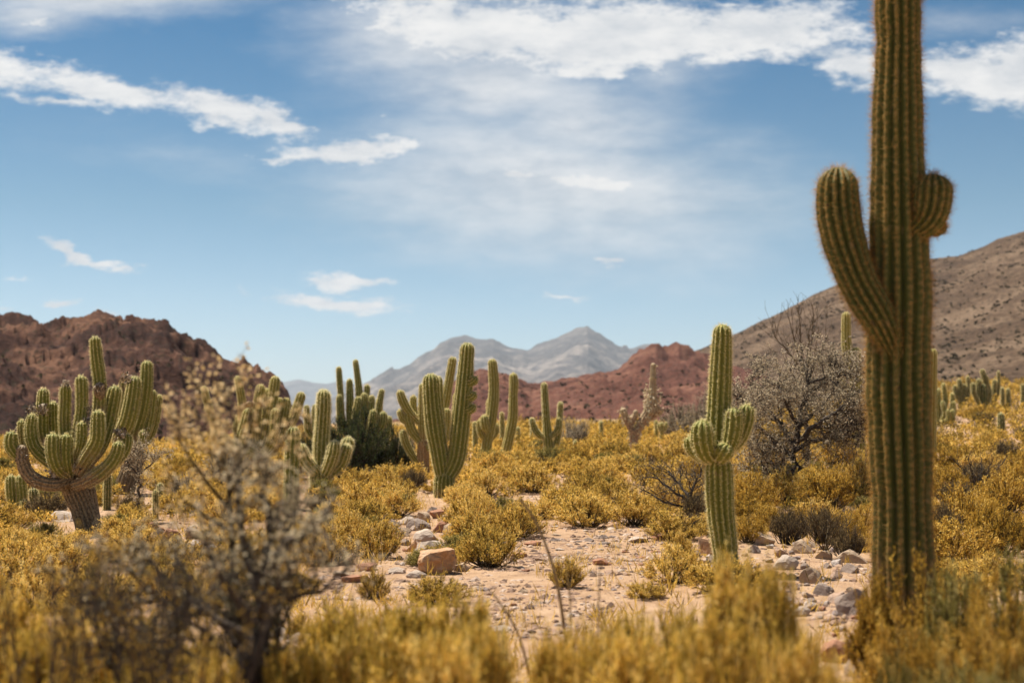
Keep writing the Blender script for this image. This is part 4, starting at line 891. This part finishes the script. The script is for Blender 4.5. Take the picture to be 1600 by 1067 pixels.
def dry_grass():
    rng = np.random.default_rng(31); n = 5200
    Y = rng.uniform(7, 42, n); X = Y * rng.uniform(-0.4, 0.4, n); Zz = H(X, Y)
    c, s = math.cos(PITCH), math.sin(PITCH); zz = Zz - CAMZ; f = Y * c + zz * s
    px = 800 + F * X / f; py = 533.5 - F * (-Y * s + zz * c) / f
    bare = np.zeros(n, bool)
    for z in BARE: bare |= inside(z, px, py)
    keep = ~bare | (rng.random(n) < 0.2); X, Y, Zz = X[keep], Y[keep], Zz[keep]
    i = np.repeat(np.arange(len(X)), 14); N = len(i)
    pos = np.stack([X[i], Y[i], Zz[i] - 0.01], 1) + rng.normal(size=(N, 3)) * np.array([.06, .06, 0])
    d = np.array([0, 0, 1.0]) + rng.normal(size=(N, 3)) * 0.5
    g = Geo(); leaves(g, pos, d, rng.uniform(.08, .24, N), rng.uniform(.005, .011, N), rng, np.clip(rng.normal(.5, .25, N), 0, 1))
    stuff(g.obj('dry_grass', M['gold'], smooth=False), 'thin dry yellow grass growing between the bushes')
dry_grass()

# ---------------------------------------------------------------- branching shrubs
def grow(rng, paths, n_child, ln, spread, up, t0=0.25, K=5, wander=0.25):
    N, k, _ = paths.shape
    i = np.repeat(np.arange(N), n_child); M_ = len(i); t = rng.uniform(t0, 1.0, M_) * (k - 1)
    a = np.minimum(t.astype(int), k - 2); f = (t - a)[:, None]
    p = paths[i, a] * (1 - f) + paths[i, a + 1] * f
    d = unit(unit(paths[i, a + 1] - paths[i, a]) * 0.8 + rng.normal(size=(M_, 3)) * spread + np.array([0, 0, up]))
    L = (ln * rng.uniform(0.5, 1.3, M_))[:, None] / (K - 1)
    out = [p]
    for _ in range(K - 1):
        d = unit(d + rng.normal(size=(M_, 3)) * wander + np.array([0, 0, up * 0.12])); out.append(out[-1] + d * L)
    return np.stack(out, 1)
def shrub(name, label, cat, loc, mains, levels, leaf, leafm, wood='wood', seed=0, group=None, leafz=None):
    """mains: list of (polyline relative to loc, r0, r1); levels: [(n_child, length, spread, up, radius)]; leaf: (per twig, length, width)"""
    rng = np.random.default_rng(seed); root = link(name, None, loc=tuple(loc)); tag(root, label, cat, group)
    FOOT.append((loc[0], loc[1], 0.35))
    g = Geo(); paths = []
    for pl, r0, r1 in mains:
        c = spline(pl, 9); c[1:-1] += rng.normal(size=(7, 3)) * r0 * 0.5; paths.append(c)
        tubes(g, c[None], np.linspace(r0, r1, 9)[None], 7)
    g.obj('trunk', M[wood], root)
    cur = np.stack(paths); tw = Geo(); last = []
    for q, (n, ln, spd, up, rad) in enumerate(levels):
        cur = grow(rng, cur, n, ln, spd, up); tubes(tw, cur, np.broadcast_to(np.linspace(rad, rad * 0.45, cur.shape[1]), cur.shape[:2]), 3)
        last.append(cur)
    stuff(tw.obj('branches', M[wood], root))
    if leaf[0]:
        lg = Geo(); src = np.concatenate(last[-2:]) if len(last) > 1 else last[-1]
        N = len(src); i = np.repeat(np.arange(N), leaf[0]); t = rng.uniform(0.1, 1, len(i)) * (src.shape[1] - 1); a = np.minimum(t.astype(int), src.shape[1] - 2); f = (t - a)[:, None]
        pos = src[i, a] * (1 - f) + src[i, a + 1] * f + rng.normal(size=(len(i), 3)) * leaf[1] * 0.4
        if leafz is not None: pos = pos[(pos[:, 2] > leafz + rng.normal(size=len(pos)) * .05) | (rng.random(len(pos)) < .1)]
        n = len(pos); leaves(lg, pos, rng.normal(size=(n, 3)), leaf[1] * rng.uniform(.6, 1.3, n), leaf[2] * rng.uniform(.7, 1.3, n), rng, np.clip(rng.normal(.6, .22, n), 0, 1), np.array([0, 0, .9]) + rng.normal(size=(n, 3)) * .5)
        lg.obj('foliage', M[leafm], root, smooth=False)
    return root
def shrub_px(name, label, cat, base, depth, mains, levels, leaf, leafm, **kw):
    """mains in photo pixels at that depth: ([(px, py, depth offset)], width px at start, at end)"""
    if depth is None: depth = hit(*base)[1]
    w = P(base[0], base[1], depth); loc = np.array((w[0], depth, hz(w[0], depth))); s = depth / F
    ms = []
    for pts, w0, w1 in mains:
        c = [P(q[0], q[1], depth + (q[2] if len(q) > 2 else 0)) - loc for q in pts]
        ms.append((np.array(c), w0 * s / 2, w1 * s / 2))
    ms[0][0][0][2] = -0.05; ms[0][0][0][1] = 0
    return shrub(name, label, cat, loc, ms, levels, leaf, leafm, **kw)

shrub_px('thorn_tree', 'wide grey thorn tree with a dark forked trunk between slim and huge cactus', 'tree', (1232, 782), None, [
    ([(1232, 785), (1234, 745), (1240, 700), (1246, 670)], 16, 11), ([(1242, 690), (1275, 668, -.3), (1315, 640, -.5), (1345, 622, -.5)], 10, 4), ([(1240, 700), (1222, 665, .3), (1195, 630, .5), (1172, 600, .6)], 9, 3),
    ([(1246, 672), (1252, 635, .2), (1262, 600, .3), (1268, 578, .3)], 9, 3), ([(1238, 712), (1212, 690, -.5), (1185, 668, -.8), (1160, 655, -1)], 9, 3), ([(1240, 705), (1280, 685, .4), (1320, 672, .6), (1350, 670, .7)], 8, 3), ([(1246, 668), (1225, 625, -.6), (1215, 595, -.8)], 7, 3), ([(1246, 668), (1290, 630, .9), (1310, 595, 1.1)], 7, 3), ([(1234, 770, -.1), (1205, 745, -.3), (1190, 720, -.4)], 10, 4), ([(1222, 665, .3), (1185, 640, .2), (1150, 622, .1)], 6, 2), ([(1275, 668, -.3), (1320, 665, -.2), (1352, 660, -.2)], 6, 2), ([(1262, 600, .3), (1290, 590, .1), (1325, 585, 0)], 5, 2), ([(1315, 640, -.5), (1335, 665, -.4), (1350, 690, -.4)], 5, 2)],
    [(14, .6, .75, .25, .012), (6, .34, .8, .2, .006), (6, .2, .8, .2, .0035)], (5, .044, .02), 'grey', seed=3)
LAND.append(('grey thorn tree', (1232, 782)))
shrub_px('bare_bush', 'bare fan of thin brown wands rising above the grey thorn tree', 'bush', (1262, 740), 36, [
    ([(1262, 740), (1260, 650), (1258, 590)], 8, 6), ([(1258, 592), (1245, 545), (1232, 495)], 3, 1), ([(1258, 592), (1252, 540), (1250, 500)], 3, 1), ([(1258, 592), (1268, 540), (1272, 490)], 3, 1), ([(1258, 592), (1235, 555), (1212, 528)], 3, 1), ([(1259, 592), (1280, 555), (1296, 530)], 3, 1), ([(1258, 592), (1262, 545, .3), (1264, 515, .4)], 3, 1), ([(1258, 592), (1240, 560, -.3), (1224, 540, -.4)], 3, 1)],
    [(5, .7, .35, .5, .008), (4, .4, .4, .4, .005)], (0, 0, 0), 'grey', wood='stem', seed=9)
shrub_px('dead_shrub', 'leafless dark thorny shrub left of the slim cactus trunk', 'shrub', (1082, 812), None, [
    ([(1082, 815), (1080, 790), (1076, 770)], 8, 5), ([(1078, 785), (1050, 765, -.2), (1020, 745, -.3)], 5, 2), ([(1078, 780), (1060, 755, .2), (1045, 735, .3)], 5, 2), ([(1078, 778), (1085, 755), (1095, 738)], 5, 2), ([(1080, 785), (1100, 770, .2), (1120, 755, .3)], 5, 2), ([(1079, 795), (1040, 785, -.4), (1005, 765, -.4)], 5, 2)],
    [(9, .38, .7, .25, .008), (5, .22, .8, .2, .0045), (3, .12, .8, .2, .003)], (1, .02, .009), 'grey', seed=14)
LAND.append(('leafless dark shrub', (1082, 812)))
shrub_px('small_thorn_tree', 'small grey thorn tree in front of the fallen-looking brown trunk', 'tree', (217, 780), 23.5, [
    ([(217, 782), (218, 755), (216, 740)], 5, 4), ([(216, 742), (200, 725), (188, 712)], 3, 1.5), ([(217, 742), (235, 725), (250, 712)], 3, 1.5), ([(216, 742), (214, 720), (212, 702)], 3, 1.5), ([(217, 742), (225, 718, .2), (232, 704, .2)], 3, 1.5)],
    [(10, .25, .7, .2, .005), (6, .15, .8, .2, .003)], (7, .034, .018), 'grey', seed=21)
for (bx, by, label, sd) in [(1530, 778, 'bare twiggy dark shrub in the golden bushes at far right', 31), (1290, 872, 'bare reddish twigs among stones right of the slim cactus', 33), (1350, 765, 'bare thin shrub against the left edge of the huge cactus', 35)]:
    shrub_px('bare_shrub', label, 'shrub', (bx, by), None, [([(bx, by), (bx + 1, by - 20), (bx, by - 30)], 4, 3)] + [([(bx, by - 8), (bx + dx * .5, by - 35, dd), (bx + dx, by - 62, dd * 2)], 2.5, 1) for dx, dd in ((-40, .1), (-18, -.1), (4, .15), (22, -.15), (42, .1))], [(6, .3, .4, .5, .005), (4, .18, .5, .4, .003)], (1, .02, .008), 'drybrown', wood='wood' if sd != 33 else 'stem', seed=sd)

D0 = 6.3
shrub_px('cream_shrub', 'blurred dark-branched shrub with cream leaves close to the camera', 'shrub', (398, 1245), D0, [
    ([(398, 1250), (398, 1080), (400, 980), (408, 915), (416, 872)], 26, 16), ([(405, 930), (384, 868, .05), (374, 800, .1), (380, 752, .1), (372, 728, .1)], 18, 7), ([(412, 895), (440, 856, -.1), (482, 826, -.15), (520, 792, -.2)], 18, 6),
    ([(416, 874), (422, 820, .1), (412, 770, .15), (420, 735, .15)], 15, 6), ([(399, 970), (356, 915, -.1), (335, 865, -.15), (320, 830, -.15)], 16, 5), ([(402, 945), (462, 935, .1), (515, 912, .15), (545, 890, .2)], 12, 4), ([(398, 1000), (300, 940, .1), (245, 890, .15), (220, 850, .2)], 14, 5), ([(414, 880), (452, 830, .2), (462, 780, .25)], 12, 5), ([(400, 990), (350, 960, .2), (300, 935, .3)], 10, 4), ([(398, 1060), (280, 960, -.1), (210, 900, -.2), (165, 855, -.2)], 10, 3), ([(398, 1080), (260, 1000, 0), (150, 950, 0), (90, 905, 0)], 10, 3), ([(398, 1040), (310, 930, .2), (270, 860, .25)], 9, 3), ([(402, 960), (440, 900, -.2), (470, 870, -.2)], 9, 3)],
    [(15, .15, .7, .3, .0045), (7, .085, .8, .2, .0024)], (3, .024, .015), 'cream', seed=41, leafz=CAMZ + ray(0, 880)[1] * D0)
shrub_px('tan_shrub', 'tall blurred tan-flowered shrub reaching in front of the left hill', 'shrub', (365, 1180), 7.0, [
    ([(365, 1180), (368, 950), (362, 820), (358, 740)], 16, 9), ([(360, 760), (345, 690, .05), (332, 640, .1), (345, 592, .1)], 8, 3), ([(359, 750), (385, 690, .1), (392, 640, .15), (388, 600, .2)], 8, 3), ([(362, 800), (310, 740, -.1), (285, 690, -.1), (272, 650, -.1)], 8, 3), ([(360, 770), (412, 720, -.1), (440, 690, -.1), (452, 655, -.1)], 7, 3), ([(363, 830), (300, 790, .1), (262, 740, .1)], 7, 3), ([(358, 745), (318, 690, .2), (305, 640, .3)], 6, 3), ([(360, 770), (370, 690, -.2), (360, 640, -.2)], 6, 3)],
    [(9, .2, .7, .4, .0028), (5, .09, .8, .3, .0018)], (3, .027, .017), 'tan', wood='stem', seed=43)
for bx, dep, sd, lab in [(395, 6.6, 81, 'blurred dense dark-twigged shrub just behind the cream-leaved shrub'), (215, 6.5, 83, 'blurred dark grey-green shrub left of the cream-leaved shrub')]:
    gy = 665 + 1.6 * F / dep; r = random.Random(sd); top = 850 if bx > 300 else 868
    ms = [([(bx, gy), (bx, gy - 90), (bx + 4, gy - 170)], 16, 9)]
    for q in range(11):
        dx = r.uniform(-85, 95); dd = r.uniform(-.3, .3); ty = top + abs(dx) * .5 + r.uniform(0, 60)
        ms.append(([(bx, gy - 120, 0), (bx + dx * .45, gy * .45 + ty * .55, dd * .5), (bx + dx * .8, gy * .2 + ty * .8, dd), (bx + dx, ty, dd)], r.uniform(6, 10), 2.5))
    shrub_px('dark_shrub', lab, 'shrub', (bx, gy), dep, ms, [(12, .14, .7, .3, .0042), (6, .08, .8, .2, .0024)], (3, .022, .010), 'dusk', seed=sd)
for k, (bx, dep, lab) in enumerate([(60, 5.6, 'dark upright twigs of a blurred shrub in the bottom left corner'), (190, 5.9, 'blurred brown broom of straight twigs, second from the bottom left corner'), (290, 5.5, 'blurred brown broom of straight twigs at the foot of the cream-leaved shrub')]):
    r = random.Random(k + 3); gy = 665 + 1.6 * F / dep
    ms = [([(bx, gy), (bx, gy - 60), (bx, gy - 120)], 14, 9)]
    for q in range(16):
        dx = r.uniform(-130, 130); top = r.uniform(850, 960); dd = r.uniform(-.25, .25)
        ms.append(([(bx + dx * .2, gy - 40, dd * .2), (bx + dx * .55, (gy + top) / 2, dd * .6), (bx + dx * .8 + r.uniform(-9, 9), top * .75 + gy * .25, dd), (bx + dx + r.uniform(-22, 22), top, dd)], r.uniform(3.5, 5.5), 1.3))
    shrub_px('broom_shrub', lab, 'shrub', (bx, gy), dep, ms, [(4, .2, .3, .5, .0028), (3, .09, .6, .4, .0018)], (2, .022, .007), 'amber', seed=60 + k)

def stalk(label, pts, depth, w0, w1):
    w = P(*pts[0], depth); gz = hz(w[0], depth); loc = np.array((w[0], depth, gz))
    c = np.array([P(x, y, depth) - loc for x, y in pts]); c[0][2] = -0.03
    c = spline(c, 24); g = Geo(); s = depth / F / 2
    tubes(g, c[None], np.linspace(w0 * s, w1 * s, 24)[None], 7)
    root = link('dry_stalk', None, loc=tuple(loc)); tag(root, label, 'stalk'); g.obj('stem', M['stalk'], root)
    rng = np.random.default_rng(int(pts[0][0])); lg = Geo(); i = rng.integers(14, 24, 26)
    leaves(lg, c[i], rng.normal(size=(26, 3)) + np.array([0, 0, 1.0]), .03, .006, rng, rng.random(26)); stuff(lg.obj('dry_leaflets', M['drybrown'], root))
stalk('tall dry leaning flower stalk in the middle of the clearing', [(893, 1075), (882, 985), (868, 900), (842, 825), (812, 778)], 8.7, 7, 3.4)
stalk('short dry stalk crossing the dirt near the white stone', [(838, 1100), (815, 1005), (790, 955), (768, 925)], 8.3, 5, 2.5)
stalk('thin upright reddish stalk right of the small lone bush', [(935, 1090), (934, 1000), (936, 930), (938, 880)], 8.4, 3, 1.6)
stalk('thin bent dry twig just right of the tall dry stalk', [(896, 1085), (893, 1000), (890, 930), (884, 885)], 8.6, 4, 1.6)

# ---------------------------------------------------------------- rocks
def rock_mesh(seed, mat_, flat=1.0, cuts=13, sub=3, blocky=0.0):
    rng = np.random.default_rng(seed); bm = bmesh.new(); bmesh.ops.create_icosphere(bm, subdivisions=sub, radius=1.0)
    pl = [(unit(rng.normal(size=3)), rng.uniform(0.42, 0.8)) for _ in range(cuts)]
    if blocky: pl = [(unit(np.array(n) + rng.normal(size=3) * 0.12), h) for n, h in (((1, 0, 0), .8), ((-1, 0, 0), .78), ((0, -1, .1), .62), ((0, 1, 0), .7), ((0, 0, 1), .5), ((.6, -.6, .1), .72), ((-.7, -.2, .7), .75))]
    for v in bm.verts:
        c = np.array(v.co)
        for n, h in pl:
            dd = c @ n - h
            if dd > 0: c = c - n * dd * 0.97
        c = c * (1 + 0.14 * mnoise.noise(Vector(c * 2.1) + Vector((seed, 0, 0))) + 0.06 * mnoise.noise(Vector(c * 5.3) + Vector((seed, 3, 0))) + 0.03 * mnoise.noise(Vector(c * 12.0) + Vector((seed, 9, 0))))
        v.co = Vector(c)
    bx = np.array([v.co[:] for v in bm.verts]); lo, hi = bx.min(0), bx.max(0); sz = hi - lo
    for v in bm.verts: v.co = Vector(((np.array(v.co) - (lo + hi) / 2) / sz) * np.array([1, 1, 1]) + np.array([0, 0, 0.5]))
    me = bpy.data.meshes.new('rock'); bm.to_mesh(me); bm.free(); me.materials.append(M[mat_])
    return me
ROCKV = {k: [rock_mesh(200 + 10 * i + s, k) for s in range(5)] for i, k in enumerate(('rock', 'rock_pale', 'rock_tan', 'rock_red', 'rock_grey', 'rock_orange'))}
COLOR = dict(rock='dusty brown', rock_pale='pale whitish', rock_tan='tan', rock_red='reddish', rock_grey='grey', rock_orange='orange')
ROCKS = []; rrng = random.Random(77)
def rock(px, py, w, h, m='rock', label=None, rot=None, bury=0.38, me=None, name='rock', deep=None):
    p = hit(px, py); s = p[1] / F
    o = link(name, me or ROCKV[m][rrng.randrange(5)], loc=(p[0], p[1] + w * s * 0.3, 0))
    hh = h * s * (1 + bury); o.location.z = hz(p[0], p[1] + w * s * 0.3) - hh * bury
    o.scale = (w * s, (deep or w * rrng.uniform(.7, 1.05)) * s, hh); o.rotation_euler = (rrng.uniform(-.12, .12), rrng.uniform(-.12, .12), rrng.uniform(-.5, .5) if rot is None else rot)
    ROCKS.append([o, m, p, w, h, label]); return o
boulder_me = rock_mesh(999, 'rock_orange', blocky=1.0, sub=5)
rock(683, 897, 64, 38, 'rock_orange', 'big square-cut orange boulder in the middle of the clearing', rot=0.15, bury=0.12, me=boulder_me, name='boulder', deep=50)
LAND.append(('orange boulder', (683, 890)))
for r in [(672, 864, 56, 24, 'rock_pale'), (664, 846, 44, 22, 'rock_pale'), (628, 838, 32, 16, 'rock_tan'), (702, 818, 30, 20, 'rock_pale'), (706, 838, 36, 24, 'rock_tan'), (652, 828, 40, 20, 'rock_grey'), (612, 826, 26, 17, 'rock_grey'), (634, 820, 28, 15, 'rock_pale'), (643, 862, 22, 22, 'rock_orange'), (640, 882, 26, 18, 'rock_tan'), (618, 850, 34, 18, 'rock_red'), (660, 816, 28, 18, 'rock_tan'), (682, 810, 26, 17, 'rock_red'), (590, 836, 30, 16, 'rock_grey'), (570, 892, 34, 13, 'rock_red'), (648, 903, 34, 13, 'rock_pale'), (556, 910, 48, 13, 'rock_red'), (532, 902, 32, 11, 'rock_tan'), (620, 896, 26, 11, 'rock_pale'), (720, 893, 26, 16, 'rock_tan'), (690, 832, 34, 22, 'rock_red'), (668, 876, 20, 16, 'rock_pale')]:
    rock(*r)
rock(1103, 868, 24, 34, 'rock_orange', 'upright orange rock leaning against the foot of the slim cactus')
rock(1108, 836, 26, 26, 'rock_red'); rock(1088, 884, 26, 16, 'rock_grey'); rock(1070, 888, 24, 14, 'rock_grey'); rock(1110, 880, 24, 14, 'rock_pale')
rock(786, 988, 28, 11, 'rock_pale', 'small white stone on the near edge of the bare dirt')
rock(1335, 880, 52, 24, 'rock_tan', 'flat tan rock left of the huge cactus, lit on top'); rock(1340, 962, 66, 50, 'rock_grey', 'blurred pale grey boulder in front of the huge cactus')
rock(1310, 1035, 50, 40, 'rock_red', 'blurred reddish rock beside the dark hollow near the bottom'); rock(1355, 1062, 70, 44, 'rock_tan', 'blurred tan rock at the bottom edge below the grey boulder'); rock(1196, 852, 36, 22, 'rock_tan'); rock(1256, 865, 34, 26, 'rock_tan'); rock(1230, 890, 44, 26, 'rock_pale'); rock(1272, 912, 40, 30, 'rock_tan'); rock(1290, 930, 36, 22, 'rock_grey'); rock(1268, 955, 26, 18, 'rock_pale')
rock(235, 830, 34, 17, 'rock_red'); rock(262, 846, 36, 24, 'rock_red'); rock(296, 864, 42, 22, 'rock_pale', 'pale flat-topped stone at the front of the small rock pile'); rock(280, 868, 32, 18, 'rock_grey'); rock(300, 842, 30, 22, 'rock_tan'); rock(325, 862, 26, 12, 'rock_pale'); rock(270, 826, 28, 14, 'rock_tan')
LAND.append(('small rock pile', (270, 845)))
rock(26, 905, 44, 28, 'rock_tan'); rock(12, 912, 28, 20, 'rock_grey'); rock(44, 900, 36, 30, 'rock_red'); rock(95, 815, 46, 20, 'rock_pale', 'long pale rock behind the many-armed cactus trunk')
rock(435, 1000, 30, 24, 'rock_pale'); rock(470, 1008, 44, 20, 'rock_tan'); rock(495, 996, 44, 26, 'rock_tan'); rock(430, 1018, 30, 16, 'rock_grey'); rock(405, 1000, 24, 18, 'rock_red'); rock(180, 945, 40, 26, 'rock_pale'); rock(205, 950, 30, 20, 'rock_tan'); rock(15, 1030, 60, 40, 'rock_grey')
def scatter(zone, n, lo, hi, flat, kinds):
    poly = Z[zone]; xs = [p[0] for p in poly]; ys = [p[1] for p in poly]; k = 0; tries = 0
    while k < n and tries < 5000:
        tries += 1; x = rrng.uniform(min(xs), max(xs)); y = rrng.uniform(min(ys), max(ys))
        if not inside(poly, np.array([x]), np.array([y]))[0]: continue
        w = lo + (hi - lo) * rrng.random()**1.8
        if any(abs(x - q[6][0]) < 0.4 * (w + q[3]) and abs(y - q[6][1]) < 0.22 * (w + q[3]) for q in ROCKS if len(q) > 6): continue
        rock(x, y, w, w * rrng.uniform(*flat), rrng.choice(kinds)); ROCKS[-1].append((x, y)); k += 1
mixk = ['rock', 'rock', 'rock_tan', 'rock_pale', 'rock_grey', 'rock_red']
scatter('pile', 38, 9, 20, (.45, .75), mixk); scatter('upper', 50, 10, 36, (.18, .4), ['rock', 'rock_tan', 'rock_red', 'rock_pale', 'rock_grey']); scatter('leftpile', 18, 8, 20, (.45, .75), mixk)
scatter('right', 92, 10, 34, (.4, .75), mixk); scatter('lowleft', 8, 12, 24, (.4, .7), mixk); scatter('leftedge', 5, 12, 24, (.5, .7), mixk); scatter('farpath', 15, 5, 11, (.3, .6), mixk); scatter('clearing', 20, 7, 17, (.2, .5), mixk); scatter('midleft', 6, 6, 12, (.4, .6), mixk)

def gravel():
    rng = np.random.default_rng(17); X = []; 
    for zn, n in (('upper', 4200), ('clearing', 4200), ('pile', 900), ('leftpile', 500), ('right', 2200), ('farpath', 1500), ('lowleft', 300), ('leftedge', 150)):
        p = np.array(Z[zn]); q = np.column_stack([rng.uniform(p[:, 0].min(), p[:, 0].max(), n * 2), rng.uniform(p[:, 1].min(), p[:, 1].max(), n * 2)])
        q = q[inside(Z[zn], q[:, 0], q[:, 1])][:n]; X.append(q)
    q = np.concatenate(X); w = hit_many(q[:, 0], q[:, 1])
    # sparse stones over the rest of the plain
    Y = rng.uniform(8, 45, 6000); x = Y * rng.uniform(-.4, .4, 6000); w = np.concatenate([w, np.stack([x, Y, H(x, Y)], -1)])
    w = w[fbm(w[:, 0] * .9, w[:, 1] * .9, 3, 88) + rng.normal(size=len(w)) * .22 > 0.0]
    N = len(w); s = 0.007 + 0.055 * rng.random(N)**4
    o = np.array([(1, 0, 0), (.3, 1, .1), (-.9, .2, 0), (-.2, -1, .1), (.1, .1, .7), (.55, .5, .45), (-.5, .4, .5), (-.4, -.5, .4), (.4, -.6, .45)])
    V = o[None] * (1 + rng.normal(size=(N, 9, 3)) * 0.18); th = rng.uniform(0, 6.28, N); c, sn = np.cos(th)[:, None], np.sin(th)[:, None]
    V = np.stack([V[..., 0] * c - V[..., 1] * sn, V[..., 0] * sn + V[..., 1] * c, V[..., 2] * rng.uniform(.5, 1.1, N)[:, None] - .15], -1) * s[:, None, None] + w[:, None, :]
    T = np.array([(0, 1, 5), (1, 2, 6), (2, 3, 7), (3, 0, 8), (5, 4, 8), (5, 6, 4), (6, 7, 4), (7, 8, 4), (1, 6, 5), (2, 7, 6), (3, 8, 7), (0, 5, 8)])
    g = Geo(); g.add(V.reshape(-1, 3), T=(T[None] + (np.arange(N) * 9)[:, None, None]).reshape(-1, 3), a=np.repeat(rng.random(N), 9))
    def fn(gg):
        t = gg.n('ShaderNodeAttribute', dict(attribute_name='tint')).outputs['Fac']
        return bsdf(gg, gg.ramp(t, [(0, (.11, .07, .05)), (.3, (.25, .155, .105)), (.65, (.37, .25, .17)), (.9, (.48, .37, .29)), (1, (.20, .15, .13))]), .95)
    stuff(g.obj('gravel', mat('gravel_stone', fn), smooth=False), 'small loose stones strewn over the dirt path')
gravel()

# ---------------------------------------------------------------- labels for bushes and rocks
ORD = ['nearest', 'second nearest', 'third nearest', 'fourth nearest', 'fifth nearest', 'sixth nearest', 'seventh nearest', 'eighth nearest', 'ninth nearest', 'tenth nearest'] + ['%s nearest' % w for w in 'eleventh twelfth thirteenth fourteenth fifteenth sixteenth seventeenth eighteenth nineteenth twentieth'.split()]
def auto_label(items, noun, cat, group):
    """items: (object, describing words, photo pixel, given label)"""
    cell = {}
    for it in items:
        if it[3]: tag(it[0], it[3], cat, group); continue
        x, y = it[2]; best = min(LAND, key=lambda l: (l[1][0] - x)**2 + (2.2 * (l[1][1] - y))**2)
        dx, dy = x - best[1][0], y - best[1][1]
        rel = ('left of' if dx < 0 else 'right of') if abs(dx) > 1.3 * abs(dy) else ('behind' if dy < 0 else 'in front of')
        cell.setdefault((best[0], rel, it[1]), []).append((math.hypot(dx, dy), it))
    for (ln, rel, adj), v in cell.items():
        v.sort(key=lambda q: q[0])
        for k, (d, it) in enumerate(v):
            tag(it[0], f'{adj} {noun}, {ORD[min(k, len(ORD) - 1)] + (" " if k else " ")}{rel} the {ln}'.replace('  ', ' '), cat, group)
LAND.append(('white stone', (786, 985)))
def size_word(w): return 'small' if w < 0.6 else ('broad' if w > 1.05 else 'mid-sized')
for kinds, noun, cat, group in ((('gold', 'amber'), 'golden bush', 'bush', 'golden bushes on the plain'), (('plume', 'amberplume'), 'blurred feathery golden bush', 'bush', 'blurred feathery bushes close to the camera'), (('olive',), 'olive green bush', 'bush', 'olive bushes on the plain'), (('dry',), 'dry brown tussock', 'tussock', 'dry brown tussocks'), (('green',), 'evergreen shrub', 'shrub', None), (('greyscrub',), 'grey scrub bush', 'shrub', 'grey scrub bushes')):
    its = [(b[0], size_word(b[3]) + (' amber' if b[1].startswith('amber') else ''), proj(b[2]), b[5]) for b in BUSHES if b[1] in kinds]
    auto_label(its, noun, cat, group)
auto_label([(r[0], ('small ' if r[3] < 14 else '') + COLOR[r[1]], proj(r[2]), r[5]) for r in ROCKS], 'stone', 'stone', 'loose stones on the dirt')
for r in ROCKS:
    if r[0].name.startswith('boulder'): r[0]['category'] = 'boulder'
print('COUNTS bushes', len(BUSHES), 'rest', len(rest), 'rocks', len(ROCKS))
